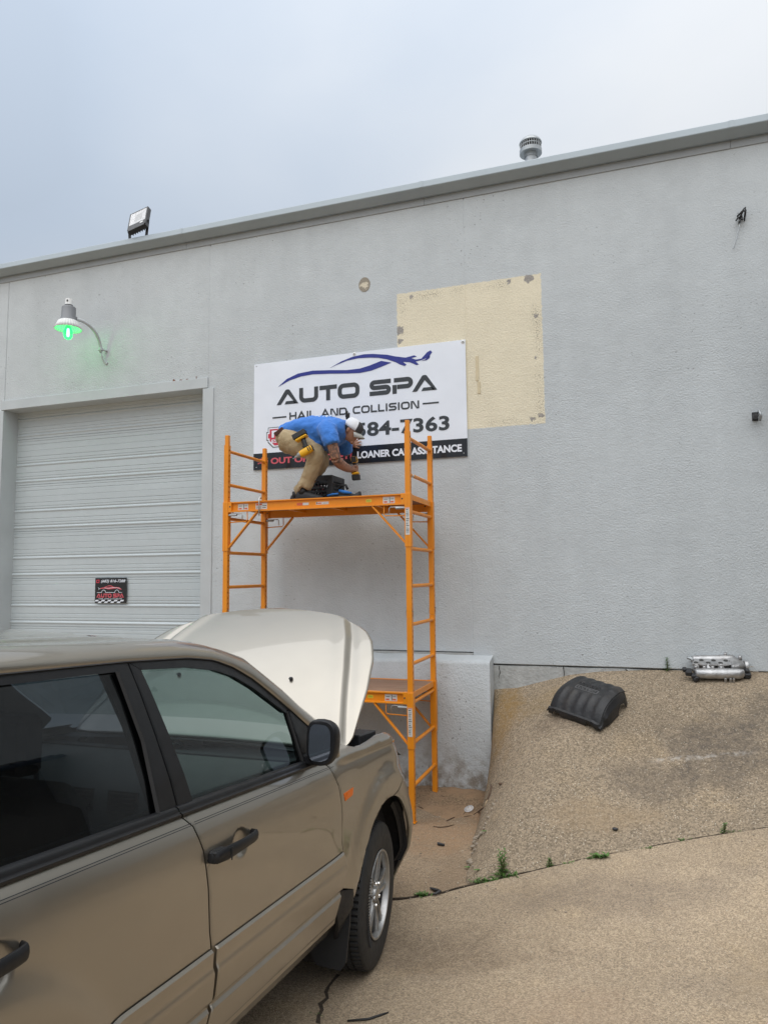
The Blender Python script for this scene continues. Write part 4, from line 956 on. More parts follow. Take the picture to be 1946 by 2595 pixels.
def glassmat(name, tint, mixf):
    n = NT(name); n.set(Base_Color=(.008,.010,.012), Roughness=.02, Specular_IOR_Level=.5, IOR=1.5)
    tr = n.t.nodes.new('ShaderNodeBsdfTransparent'); tr.inputs[0].default_value = (*tint,1); gl = n.t.nodes.new('ShaderNodeBsdfGlossy'); gl.inputs['Roughness'].default_value = .015
    fr = n.t.nodes.new('ShaderNodeFresnel'); ge = n.t.nodes.new('ShaderNodeNewGeometry'); n.t.links.new(n.rng(ge.outputs['Backfacing'],0,1,1.5,1/1.5), fr.inputs[0]); ms = n.t.nodes.new('ShaderNodeMixShader'); ms2 = n.t.nodes.new('ShaderNodeMixShader')
    ms.inputs[0].default_value = mixf
    n.t.links.new(n.b.outputs[0], ms.inputs[2]); n.t.links.new(tr.outputs[0], ms.inputs[1])
    n.t.links.new(fr.outputs[0], ms2.inputs[0]); n.t.links.new(ms.outputs[0], ms2.inputs[1]); n.t.links.new(gl.outputs[0], ms2.inputs[2]); n.t.links.new(ms2.outputs[0], n.o.inputs[0])
    return n.m
M_gl_front = glassmat('front_side_glass', (.27,.36,.365), .06); M_gl_rear = glassmat('privacy_glass', (.10,.125,.15), .15); M_gl_ws = glassmat('windscreen_glass', (.72,.80,.78), .02)
# --- side surface of the body: half width as a function of (s, h)
HS = [.25,.40,.47,.60,.76,.95,1.05,1.12,1.155,1.185,1.22]; WS = [.84,.905,.945,.965,.975,.98,.974,.960,.947,.926,.89]
_h = np.linspace(.20,1.30,441); _w = np.interp(_h, HS, WS)
_k = np.exp(-.5*(np.arange(-24,25)/8.0)**2); _k /= _k.sum(); _ws = np.convolve(np.pad(_w, 24, mode='edge'), _k, 'valid')
AX, AH, AR = -.13, .3675, .505          # front wheel arch
RX_ = -2.95                              # rear axle
def sm(a, b, x):
    t = min(max((x-a)/(b-a), 0), 1); return t*t*(3-2*t)
def nose(h): return float(np.interp(h, [.25,.5,.65,.8,.95,1.05,1.15,1.21], [.80,.90,.91,.86,.78,.70,.55,.40]))
def W0(s, h):
    w_ = float(np.interp(h, _h, _ws))
    # front wing: waist above the flare, flare round the arch
    f = sm(-1.0,-.55,s); w_ -= .016*f*sm(.55,.8,h)
    r = math.hypot(s-AX, (h-AH)); w_ += .026*sm(.70,.60,r)*sm(-1.0,-.75,s) - .010*sm(.53,.505,r)
    rr_ = math.hypot(s-RX_, h-AH); w_ += .022*sm(.68,.58,rr_)
    # top of the wing rolls in towards the bonnet gap
    if s > -.98:
        k = sm(-1.0,-.85,s); top = float(np.interp(h, [1.155,1.175,1.195,1.21,1.225], [.945,.925,.895,.86,.80]))
        if h > 1.155: w_ = w_*(1-k)+top*k
    if s > -.05:
        sf_ = nose(h); t = min((s+.05)/(sf_+.05), .9995); ex = float(np.interp(h,[.7,1.0],[3.2,2.2])); w_ *= (1-t**ex)**(1/ex)
    return w_
CUPS = [(-1.808,1.036),(-2.835,1.036)]
def Wd(s, h):
    w_ = W0(s, h)
    for a, b in CUPS:
        q = math.hypot((s-a)/.058, (h-b)/.052)
        if q < 1: w_ -= .020*(1-q*q)**1.5
    return w_
GH = [1.185,1.30,1.42,1.54,1.64,1.70]; GW = [.922,.893,.853,.808,.765,.735]
def Gs(s, h): return float(np.interp(h, GH, GW))
def panel(name, poly, f, mat, parent, side=1, ds=.045, dh=.03, off=0, edge=.007, er=.004, skirt=.014, rows=None, extra=(), holes=()):
    P = [Vector(p) for p in poly]; bd = []
    for i in range(len(P)):
        a, b = P[i], P[(i+1) % len(P)]; k = max(1, int((b-a).length/.03))
        bd += [a.lerp(b, j/k) for j in range(k)]
    nb = len(bd)
    def dist(q):
        m_ = 9
        for i in range(nb):
            a, b = bd[i], bd[(i+1) % nb]; ab = b-a; t = max(0, min(1, (q-a).dot(ab)/max(ab.length_squared,1e-12))); m_ = min(m_, (a+ab*t-q).length)
        return m_
    area = sum(bd[i].x*bd[(i+1)%nb].y-bd[(i+1)%nb].x*bd[i].y for i in range(nb))
    sg_ = 1 if area > 0 else -1
    def inside(q):
        c = False
        for i in range(nb):
            a, b = bd[i], bd[(i+1)%nb]
            if (a.y > q.y) != (b.y > q.y) and q.x < (b.x-a.x)*(q.y-a.y)/(b.y-a.y)+a.x: c = not c
        return c
    pts = list(bd)
    if edge > 0:
        for i in range(nb):
            a, b, c_ = bd[i-1], bd[i], bd[(i+1)%nb]; t = (c_-a).normalized(); nrm = Vector((-t.y,t.x))*sg_
            q = b+nrm*edge
            if inside(q) and dist(q) > edge*.8: pts.append(q)
    s0, s1 = min(p.x for p in bd), max(p.x for p in bd); h0, h1 = min(p.y for p in bd), max(p.y for p in bd)
    hr = rows if rows else list(np.arange(h0+dh*.6, h1, dh))
    for h in hr:
        for s in np.arange(s0+ds*.5, s1, ds):
            q = Vector((s,h))
            if inside(q) and dist(q) > edge*1.8: pts.append(q)
    for q in extra:
        q = Vector(q)
        if inside(q) and dist(q) > edge*1.8: pts.append(q)
    r = geometry.delaunay_2d_cdt(pts, [], [list(range(nb))] if sg_ > 0 else [list(range(nb-1,-1,-1))], 1, 1e-5)
    V2, F = r[0], r[2]
    def P3(q, d=None):
        w_ = f(q.x, q.y)+off
        if edge > 0:
            if d is None: d = dist(q)
            if d < edge*1.2: w_ -= er*(1-d/(edge*1.2))**2
        return Vector((side*w_, q.x, q.y))
    D = [dist(q) for q in V2]
    vs = [P3(q, dd) for q, dd in zip(V2, D)]; e = .004; nm = []
    for q, dd in zip(V2, D):
        fs_ = (f(q.x+e,q.y)-f(q.x-e,q.y))/(2*e); fh = (f(q.x,q.y+e)-f(q.x,q.y-e))/(2*e)
        nm.append(Vector((side,-fs_,-fh)).normalized())
    fs = []
    for t in F:
        t = list(t); a, b, c_ = (V2[i] for i in t[:3]); ar = (b.x-a.x)*(c_.y-a.y)-(b.y-a.y)*(c_.x-a.x)
        if (ar > 0) != (side > 0): t.reverse()
        fs.append(tuple(t))
    # skirt turned inwards all round
    o = len(vs)
    for q in bd:
        p = P3(q, 0.0); vs += [p, p-Vector((side*skirt,0,0))]; nm += [None, None]
    for i in range(nb):
        j = (i+1)%nb; fs.append((o+2*i,o+2*j,o+2*j+1,o+2*i+1))
    me = bpy.data.meshes.new(name); me.from_pydata([tuple(v) for v in vs], [], fs); me.materials.append(mat)
    nf = len(F); sm_ = [True]*nf+[False]*(len(fs)-nf); me.polygons.foreach_set('use_smooth', sm_)
    nn = []
    me.update()
    for i, v in enumerate(me.vertices): nn.append(tuple(nm[i]) if nm[i] is not None else tuple(v.normal))
    me.normals_split_custom_set_from_vertices(nn)
    ob = bpy.data.objects.new(name, me); COL.objects.link(ob); ob.parent = parent
    return ob
# --- outlines (s, h)
seam = [(-2.118,1.186),(-2.069,1.142),(-2.034,1.066),(-2.005,.946),(-1.977,.813),(-1.958,.756),(-1.945,.603),(-1.960,.47)]
ffr = [(-1.16,1.186),(-1.02,1.186),(-.955,1.152),(-.891,1.062),(-.862,.972),(-.839,.812),(-.815,.769),(-.800,.694),(-.827,.585),(-.86,.47)]
g_ = .0035
def shift(p, d): return [(a+d, b) for a, b in p]
fd = [*shift(seam, g_), *reversed(shift(ffr, -g_))]
rdp = [(-1.960-g_,.47),(-1.945-g_,.603),(-1.958-g_,.756),(-1.977-g_,.813),(-2.005-g_,.946),(-2.034-g_,1.066),(-2.069-g_,1.142),(-2.118-g_,1.186),(-3.10,1.186),(-3.09,1.02)]
for a in np.linspace(118, 176, 12): rdp.append((RX_-.535*math.cos(rad(180-a)), AH+.535*math.sin(rad(a))))
rdp.append((RX_+.555,.47))
wing = [(-.955+g_,1.152),(-.891+g_,1.062),(-.862+g_,.972),(-.839+g_,.812),(-.815+g_,.769),(-.800+g_,.694),(-.822+g_,.60),(-.70,.565)]
for a in np.linspace(163, 83, 22): wing.append((AX+AR*math.cos(rad(a))-.055*sm(110,165,a), AH+AR*math.sin(rad(a))))
wing += [(.02,.90),(.10,.935),(.28,.97),(.44,.995),(.56,1.0),(.52,1.06),(.40,1.12),(.24,1.17),(.06,1.195),(-.12,1.198),(-.30,1.188),(-.43,1.183),(-.53,1.186),(-.585,1.200),(-.64,1.222),(-.75,1.222),(-.93,1.21),(-.99,1.19)]
cups = [(a+.058*q*math.cos(t), b+.052*q*math.sin(t)) for a, b in CUPS for q in (.25,.5,.7,.85,1.0,1.12) for t in np.linspace(0,2*math.pi,14,endpoint=False)]
cups = cups+[(a,b) for a, b in CUPS]
crows = [.481,.488,.50,.53,.56,.575,.582,.586,.592,.598,.604,.615,.65,.68,.692,.700,.706,.712,.73,.745,.752,.757]
def clad_off(h): return float(np.interp(h, [.47,.482,.50,.575,.586,.597,.606,.69,.703,.712,.752,.760], [.002,.012,.014,.016,.006,.007,.019,.023,.016,.013,.013,.004]))
for side in (1,-1):
    door = panel('front_door', fd, Wd, M_paint, car, side, extra=cups)
    rdoor = panel('rear_door', rdp, Wd, M_paint, car, side, extra=cups)
    panel('front_wing', wing, W0, M_paint, car, side, ds=.035, dh=.025)
    fcl = lambda s, h: W0(s,h)+clad_off(h)
    for par, L0, L1 in ((door,[(.472,-1.952),(.603,-1.936),(.757,-1.944)],[(.472,-.868),(.60,-.834),(.694,-.807),(.757,-.822)]),(rdoor,[(.472,-2.42),(.60,-2.455),(.70,-2.52),(.757,-2.60)],[(.472,-1.97),(.603,-1.955),(.757,-1.968)])):
        rows = []
        for h in [.472,.474,.478]+crows+[.760]:
            a0 = np.interp(h,[q[0] for q in L0],[q[1] for q in L0]); a1 = np.interp(h,[q[0] for q in L1],[q[1] for q in L1]); col = []
            tt = [0,0,.004,.012]+list(np.linspace(.03,.97,26))+[.988,.996,1,1]
            for k, t_ in enumerate(tt):
                s_ = a0+(a1-a0)*t_; o_ = clad_off(h)-(.004 if t_ in (0,1) else 0); o_ = -.012 if k in (0,len(tt)-1) else o_
                col.append((side*(W0(s_,h)+o_), s_, h))
            rows.append(col)
        m = MB(); m.loft(rows, False, False); m.build('cladding', M_clad, par, world=False, smooth=True, auto=38)
    # pin line along the shoulder
    for z in (1.1485,1.1545):
        for par, a, b in ((rdoor,-3.09,-2.08),(door,-2.064,-.955),):
            m = MB(); m.loft([[(side*(W0(s,z-.0009)+.001),s,z-.0009),(side*(W0(s,z+.0009)+.001),s,z+.0009)] for s in np.linspace(a,b,20)], False, False); m.build('pin_line', M_intd, par, world=False)
    m = MB(); m.loft([[(side*(W0(s,z_-.001)+.001),s,z_-.001),(side*(W0(s,z_+.001)+.001),s,z_+.001)] for s in np.linspace(-.945,.12,24) for z_ in (1.150-.03*sm(-.15,.2,s),)], False, False); m.build('pin_line', M_intd, car, world=False)
    # belt trim and window frames
    for par, a0, a1, b0, b1 in ((door,-2.115,-1.02,-2.135,-1.06),(rdoor,-3.10,-2.122,-3.10,-2.142)):
        m = MB(); rows = []
        for w_, h in ((.918,1.176),(.936,1.179),(.941,1.184),(.9405,1.190),(.935,1.193),(.9335,1.198),(.932,1.206),(.927,1.211),(.912,1.213)):
            k = (h-1.176)/.037; rows.append([(side*w_, s_, h) for s_ in np.linspace(a0+(b0-a0)*k, a1+(b1-a1)*k, 12)])
        m.loft(rows, False, False); m.build('belt_trim', M_trimb, par, world=False, smooth=True, auto=50)
    fo = [(-2.122,1.20),(-2.182,1.478),(-2.215,1.640),(-1.887,1.647),(-1.723,1.637),(-1.600,1.609),(-1.478,1.561),(-1.354,1.495),(-1.256,1.438),(-1.075,1.334),(-.97,1.262),(-.985,1.20)]
    fi = [(-1.199,1.205),(-1.245,1.416),(-1.260,1.414),(-1.481,1.528),(-1.603,1.577),(-1.725,1.605),(-1.906,1.620),(-2.162,1.619),(-2.102,1.419),(-2.033,1.205)]
    gf = lambda s, h: Gs(s,h)+.006
    # frame strips: B pillar face, top rail, mirror sail
    panel('window_frame', [(-2.118,1.20),(-2.033,1.20),(-2.102,1.419),(-2.162,1.619),(-2.215,1.643),(-2.180,1.478)], gf, M_trimb, door, side, edge=.005, er=.003, skirt=.03)
    panel('window_frame', [(-2.208,1.641),(-2.160,1.619),(-1.906,1.620),(-1.725,1.605),(-1.603,1.577),(-1.481,1.528),(-1.258,1.414),(-1.237,1.432),(-1.354,1.497),(-1.478,1.563),(-1.600,1.611),(-1.723,1.640),(-1.887,1.650),(-2.205,1.645)], gf, M_trimb, door, side, edge=.004, er=.002, skirt=.03)
    panel('mirror_sail', [(-1.199,1.19),(-.95,1.19),(-.985,1.262),(-1.075,1.336),(-1.234,1.430)], lambda s,h: Gs(s,h)+.008, M_trimb, door, side, edge=.005, er=.003, skirt=.03)
    panel('window_frame', [(-3.1,1.20),(-2.125,1.20),(-2.186,1.478),(-2.222,1.643),(-2.488,1.632),(-2.723,1.621),(-3.1,1.60),(-3.1,1.578),(-2.72,1.598),(-2.275,1.617),(-2.234,1.413),(-2.217,1.204),(-3.1,1.204)], gf, M_trimb, rdoor, side, edge=.004, er=.002, skirt=.03)
    m = MB(); m.loft([[(side*(Gs(0,h)+.004),s-.010,h),(side*(Gs(0,h)+.014),s-.004,h),(side*(Gs(0,h)+.004),s+.003,h)] for s, h in ((-2.219,1.206),(-2.236,1.413),(-2.279,1.618))], False, False); m.build('window_seal', M_rub, rdoor, world=False)
    gl = [(-1.20,1.205),(-1.258,1.414),(-1.481,1.528),(-1.603,1.577),(-1.725,1.605),(-1.906,1.620),(-2.164,1.619),(-2.104,1.419),(-2.031,1.205)]
    panel('window_glass', gl, lambda s,h: Gs(s,h)-.006, M_gl_front, door, side, edge=0, skirt=.001)
    panel('window_glass', [(-3.1,1.203),(-2.216,1.203),(-2.233,1.413),(-2.277,1.615),(-2.72,1.597),(-3.1,1.578)], lambda s,h: Gs(s,h)-.006, M_gl_rear, rdoor, side, edge=0, skirt=.001)
    m = MB(); m.tube([(side*(Gs(0,1.205)+.001),-1.199,1.205),(side*(Gs(0,1.42)+.001),-1.246,1.42)], .008, 6); m.build('quarter_seal', M_rub, door, world=False)
    # black gutter line above the doors, running down the screen pillar
    gs_ = [-3.6,-2.723,-2.231,-1.887,-1.723,-1.600,-1.478,-1.354,-1.256,-1.075,-.99]; gh_ = [1.575,1.622,1.644,1.651,1.641,1.612,1.564,1.498,1.441,1.337,1.275]
    m = MB(); m.loft([[(side*(Gs(0,h)+.003),s_,h-.004),(side*(Gs(0,h)+.012),s_,h+.002),(side*(Gs(0,h)+.003),s_,h+.008)] for s_ in np.linspace(-3.6,-.99,60) for h in (float(np.interp(s_,gs_,gh_)),)], False, False); m.build('gutter_strip', M_rub, car, world=False)
    # door handles
    for par, hs_ in ((door,-1.808),(rdoor,-2.835)):
        b = MB(); wv = .98; k0 = hs_
        pr = [(k0-.208,.0,.015),(k0-.195,.018,.019),(k0-.14,.026,.022),(k0-.05,.029,.018),(k0+.03,.027,.018),(k0+.055,.022,.019),(k0+.066,.0,.016)]
        rings = []
        for s, o_, r__ in pr:
            zc = 1.045+.05*(s-k0+.08); rings.append([(side*(wv+o_+.010*math.cos(t)), s, zc+r__*math.sin(t)*1.0) for t in np.linspace(0,2*math.pi,10,endpoint=False)])
        b.loft(rings); b.build('handle', M_trimb, par, smooth=True, auto=45, world=False)
        MB().box(min(side*.97,side*1.0),max(side*.97,side*1.0),k0-.205,k0-.135,1.021,1.059).build('handle_base', M_trimb, par, bevel=.006, world=False)
        MB().bar((side*1.018,k0-.134,1.020),(side*1.018,k0-.134,1.060),.003,.003).build('handle_gap', M_rub, par, world=False)
    # rear quarter, sill and mud flap
    q = [(-3.107,1.186),(-3.10,1.02)]
    for a in np.linspace(118, 176, 10): q.append((RX_-.535*math.cos(rad(180-a)), AH+.535*math.sin(rad(a))))
    q += [(-3.9,.42),(-4.0,.8),(-3.98,1.186)]
    panel('rear_quarter', q, W0, M_paint, car, side)
    panel('quarter_glass', [(-3.12,1.19),(-3.93,1.19),(-3.80,1.56),(-3.12,1.58)], lambda s,h: Gs(s,h)-.004, M_gl_rear, car, side, edge=0, skirt=.002)
    # sill
    m = MB(); m.loft([[(side*.70,s,.36),(side*.885,s,.375),(side*.93,s,.44),(side*.935,s,.475),(side*.90,s,.50)] for s in np.linspace(-2.34,-.80,8)], False, False); m.build('sill', M_clad, car, world=False)
    # mud flap behind the front wheel
    m = MB(); fl = [(.950,.575),(.955,.40),(.948,.235),(.925,.198),(.80,.205),(.765,.25),(.75,.45),(.78,.58)]
    m.loft([[(side*a,-.655-.05*(1-(b-.16)/.42)+.02,b) for a, b in fl],[(side*a,-.668-.05*(1-(b-.16)/.42)+.02,b) for a, b in fl]], True); m.build('mud_flap', M_rub, car, world=False)
    panel('flap_mount', [(-.80,.475),(-.835,.585),(-.70,.565),(-.625,.42),(-.60,.30),(-.66,.30)], lambda s,h: W0(s,h)-.002, M_rub, car, side, edge=.004)
    # inner arch liner
    lw = lambda a, r: min(.93, W0(AX+r*math.cos(rad(a)), max(AH+r*math.sin(rad(a)),.27))-.014)
    m = MB(); m.loft([[(side*(lw(a,.51) if x_ else .60),AX+(.53)*math.cos(rad(a)),AH+.53*math.sin(rad(a))) for a in np.linspace(-12,200,26)] for x_ in (1,0)], False, False)
    m.build('arch_liner', M_rub, car, world=False)
    m = MB(); m.add([(side*.60,AX+(.53)*math.cos(rad(a)),AH+.53*math.sin(rad(a))) for a in np.linspace(-12,200,26)], [tuple(range(26))]); m.build('arch_liner', M_rub, car, world=False)
    m = MB(); m.loft([[(side*(lw(a,.505)+.008),AX+(.504)*math.cos(rad(a)),AH+.504*math.sin(rad(a))),(side*(lw(a,.505)-.02),AX+.503*math.cos(rad(a)),AH+.503*math.sin(rad(a))),(side*(lw(a,.505)-.03),AX+.475*math.cos(rad(a)),AH+.475*math.sin(rad(a)))] for a in np.linspace(4,58,16)], False, False); m.build('arch_lip', M_rub, car, world=False)
    # bumper corner
    bp = [(AX+AR*math.cos(rad(a)), AH+AR*math.sin(rad(a))) for a in np.linspace(80.5,-8,18)]+[(.40,.25),(.60,.25),(.70,.5),(.72,.65),(.66,.80),(.58,.92),(.42,.985),(.28,.962),(.10,.928),(.025,.893)]
    panel('front_bumper', bp, W0, M_paint, car, side, ds=.03, dh=.03)
    # amber side repeater
    n = NT('amber_lens'); n.set(Base_Color=(.75,.15,.004), Roughness=.3, Specular_IOR_Level=.3); 
    panel('side_marker', [(-.835,1.018),(-.690,1.022),(-.715,.988),(-.82,.982)], lambda s,h: W0(s,h)+.007, n.m, car, side, edge=.006, er=.005)
    # roof rail strip and windscreen pillar
    As = [-4.3,-3.6,-2.72,-2.23,-1.89,-1.72,-1.60,-1.48,-1.354,-1.256,-1.075,-.95,-.80]; Ah = [1.53,1.58,1.626,1.648,1.654,1.644,1.616,1.568,1.502,1.445,1.341,1.262,1.18]
    Bs_ = [-4.3,-3.6,-2.6,-2.36,-2.03,-1.87,-1.72,-1.595,-1.469,-1.349,-1.22,-1.083,-.876,-.70]; Bh = [1.62,1.665,1.692,1.698,1.711,1.712,1.702,1.681,1.650,1.589,1.520,1.439,1.333,1.235]
    m = MB(); rows = []; edge_ws = []
    for s in list(np.linspace(-4.3,-1.95,16))+list(np.linspace(-1.9,-.80,34)):
        ha = float(np.interp(s,As,Ah)); hb = float(np.interp(s,Bs_,Bh)); wa = Gs(s,ha)+.010; k = sm(-1.75,-1.45,s)
        wb = wa-.075+.012*k; hb = max(hb, ha+.03)
        rows.append([(side*(wa-.012),s,ha-.010),(side*wa,s,ha),(side*(wa-.006),s,ha+(hb-ha)*.35),(side*(wa-.026),s,ha+(hb-ha)*.70),(side*(wa-.050),s,ha+(hb-ha)*.92),(side*wb,s,hb),(side*(wb-.030+.005*k),s,hb+.006-.006*k),(side*(wb-.045),s+.0,hb-.004-.004*k)])
        if s > -1.80: edge_ws.append((wb-.040, s, hb-.004))
    m.loft(rows, False, False); m.build('roof_side', M_paint, car, smooth=True, world=False)
    m = MB(); m.loft([[(side*(p_[1][0]*side-.03),p_[1][1],p_[1][2]-.005),(side*(p_[1][0]*side-.055),p_[1][1]-.0,p_[1][2]+.01),(side*(p_[6][0]*side-.035),p_[6][1]-.0,p_[6][2]-.035),(side*(p_[7][0]*side-.02),p_[7][1],p_[7][2]-.012)] for p_ in rows], False, False); m.build('pillar_lining', M_int, car, smooth=True, world=False)
    # door linings
    panel('door_lining', [(-2.13,1.20),(-2.0,.45),(-.9,.45),(-1.0,1.20)], lambda s,h: .87-.02*sm(.9,1.2,h), M_int, door, side, edge=0, ds=.2, dh=.15)
    panel('door_lining', [(-3.1,1.20),(-2.35,.45),(-2.02,.45),(-2.16,1.20)], lambda s,h: .87-.02*sm(.9,1.2,h), M_int, rdoor, side, edge=0, ds=.2, dh=.15)
    m = MB(); m.loft([[(side*(Gs(0,h)-.03),s,h),(side*(Gs(0,h)-.06),s+.02,h),(side*(Gs(0,h)-.06),s+.13,h),(side*(Gs(0,h)-.03),s+.14,h)] for s, h in ((-2.20,1.2),(-2.26,1.45),(-2.32,1.64))], False, False); m.build('pillar_lining', M_int, car, world=False)
    # exterior mirror
    mx0 = side*.93
    b = MB(); rings = []
    for (y, sx_, sz_, cx, cz) in ((-1.205,.064,.090,1.000,1.293),(-1.199,.068,.095,1.000,1.293),(-1.17,.069,.097,1.001,1.293),(-1.13,.062,.088,.999,1.292),(-1.105,.045,.064,.996,1.288),(-1.09,.02,.03,.993,1.284)):
        ring = []
        for t in np.linspace(0,2*math.pi,28,endpoint=False):
            c_, s_2 = math.cos(t), math.sin(t); e_ = .55
            ring.append((side*(cx+sx_*math.copysign(abs(c_)**e_,c_)*(1-.10*(s_2 < 0)*abs(s_2))), y-.02*c_*0, cz+sz_*math.copysign(abs(s_2)**e_,s_2)*(1-.18*max(c_,0))))
        rings.append(ring)
    b.loft(rings); mh = b.build('wing_mirror', M_trimb, car, smooth=True, auto=50, world=False)
    ring = []
    for t in np.linspace(0,2*math.pi,28,endpoint=False):
        c_, s_2 = math.cos(t), math.sin(t); e_ = .5
        ring.append(Vector((side*(.997+.050*math.copysign(abs(c_)**e_,c_)), -1.2075, 1.293+.077*math.copysign(abs(s_2)**e_,s_2)*(1-.16*max(c_,0)))))
    n = NT('mirror_glass'); n.set(Base_Color=(.62,.68,.78), Metallic=1, Roughness=.02)
    mg = MB(); mg.add(ring, [tuple(range(28))]); mg.build('mirror_face', n.m, mh, world=False)
    b = MB(); b.bar((side*.90,-1.155,1.215),(side*1.0,-1.165,1.225),.08,.045); b.build('mirror_arm', M_trimb, mh, bevel=.008, world=False)
# --- roof skin, windscreen, lining
As_, Hb = Bs_, Bh
m = MB(); rows = []
for s in list(np.linspace(-4.3,-2.0,24))+list(np.linspace(-1.95,-1.70,12)):
    hb = float(np.interp(s,Bs_,Bh)); ha = float(np.interp(s,As,Ah)); wa = Gs(s,ha)+.010-.075-.045
    crown = .036*sm(-1.6,-2.2,s)+.006; col = []
    for u_ in np.linspace(-1,1,45):
        z = hb-.004+crown*(1-abs(u_)**2.2)
        q = abs(abs(u_)-.90); z -= .007*max(0,1-q/.03); z += .004*max(0,1-abs(abs(u_)-.82)/.05)
        col.append((wa*u_, s+.05*(1-u_*u_)*sm(-2.0,-1.72,s), z))
    rows.append(col)
m.loft(rows, False, False); m.build('roof', M_paint, car, smooth=True, world=False)
m = MB(); wa_ = Gs(0,1.63)+.010-.12
m.loft([[(x_,-2.46+q_,1.695-.004+.042*(1-abs(x_/wa_)**2.2)+z_) for q_, z_ in ((-.012,.0),(-.010,.006),(.010,.006),(.012,.0))] for x_ in np.linspace(-.40,-.08,9)], False, False); m.build('roof_trim_slot', M_rub, car, world=False)
m = MB(); m.loft([[(x, s, h-.055+.02*(1-(x/.66)**2)) for x in np.linspace(-.66,.66,9)] for s, h in ((-4.2,1.65),(-2.3,1.69),(-1.75,1.685))], False, False); m.build('headlining', M_int, car, smooth=True, world=False)
m = MB(); rows = []
for (w_, s, h) in edge_ws:
    bow = .02+.20*sm(1.70,1.2,h); rows.append([(w_*u_, s+bow*(1-u_*u_)+.004, h+.006+.02*(1-u_*u_)*sm(1.3,1.6,h)) for u_ in np.linspace(-1,1,21)])
m.loft(rows, False, False); m.build('windscreen', M_gl_ws, car, smooth=True, world=False)
m = MB(); m.loft([[(x,-.62+.20*(1-(x/.8)**2)-.12,1.165),(x,-.48+.16*(1-(x/.8)**2)-.12,1.175),(x,-.40+.14*(1-(x/.8)**2)-.12,1.15)] for x in np.linspace(-.82,.82,17)], False, False); m.build('cowl', M_black_plastic, car, smooth=True, world=False)
# --- cabin
cb = MB(); cb.box(-.86,.86,-4.1,-.75,.40,.46).box(-.86,.86,-.80,-.72,.40,1.14); cb.build('floor_pan', M_intd, car, world=False)
m = MB(); m.loft([[(x,-1.30+.03*math.cos(x*3),.62),(x,-1.34,.86),(x,-1.33,1.00),(x,-1.22,1.10),(x,-.98,1.135),(x,-.72,1.13)] for x in np.linspace(-.84,.84,22)], False, False); m.build('dashboard', M_int, car, smooth=True, world=False)
for cx in (.62,-.62,.12,-.12):
    v = MB(); 
    for k in range(5): v.bar((cx-.07,-1.343,.965+k*.018),(cx+.07,-1.343,.965+k*.018),.008,.008)
    v.box(cx-.08,cx+.08,-1.338,-1.330,.955,1.05); v.build('air_vent', M_intd, car, world=False)
m = MB(); m.lathe([(.178,-.012),(.192,0),(.178,.012),(.166,0)], 28, Matrix.Translation((-.38,-1.53,1.03)) @ Matrix.Rotation(rad(62),4,'X')); 
m.bar((-.55,-1.53,1.03),(-.21,-1.53,1.03),.05,.02); m.build('steering_wheel', M_intd, car, world=False, smooth=True)
for cx in (.40,-.40):
    m = MB(); m.loft([[(cx-.25,s-.02,z),(cx-.22,s+.10*k,z),(cx+.22,s+.10*k,z),(cx+.25,s-.02,z),(cx+.2,s-.12,z),(cx-.2,s-.12,z)] for s, z, k in ((-2.05,.70,.8),(-2.15,.95,1),(-2.25,1.2,.9),(-2.30,1.28,.6))]); m.box(cx-.25,cx+.25,-2.10,-1.55,.55,.74); m.loft([[(cx-.13,s-.05,z),(cx+.13,s-.05,z),(cx+.13,s+.05,z),(cx-.13,s+.05,z)] for s, z in ((-2.31,1.30),(-2.32,1.42),(-2.33,1.48))])
    m.build('front_seat', M_int, car, world=False, bevel=.02)
m = MB(); m.box(-.75,.75,-3.25,-3.05,.7,1.25).box(-.75,.75,-3.1,-2.6,.55,.75); m.build('rear_seat', M_int, car, world=False, bevel=.03)
# --- engine bay
eb = MB(); eb.box(-.80,.80,-.70,.62,.55,.96); eb.build('engine_block_mass', M_intd, car, world=False, bevel=.02)
for side in (1,-1):
    m = MB(); m.loft([[(side*.875,s,z-.03),(side*.76,s,z-.04),(side*.66,s,z-.10)] for s, z in ((-.66,1.165),(-.4,1.165),(-.1,1.17),(.15,1.15),(.4,1.05))], False, False); m.build('wing_gutter', M_rub, car, world=False)
    m = MB(); m.box(side*.76-.06,side*.76+.06,-.22,.06,1.10,1.205).box(side*.72-.04,side*.72+.05,-.50,-.30,1.08,1.165); m.lathe([(.0,1.20),(.03,1.20),(.034,1.185)], 12, Matrix.Translation((side*.69,-.05,0)))
    m.build('fuse_box', M_black_plastic, car, world=False, bevel=.006)
    MB().tube([(side*.77,-.60,1.12),(side*.75,-.52,1.20),(side*.76,-.42,1.21),(side*.77,-.34,1.16)], .018, 8).build('bonnet_hinge', M_black_metal, car, world=False, smooth=True)
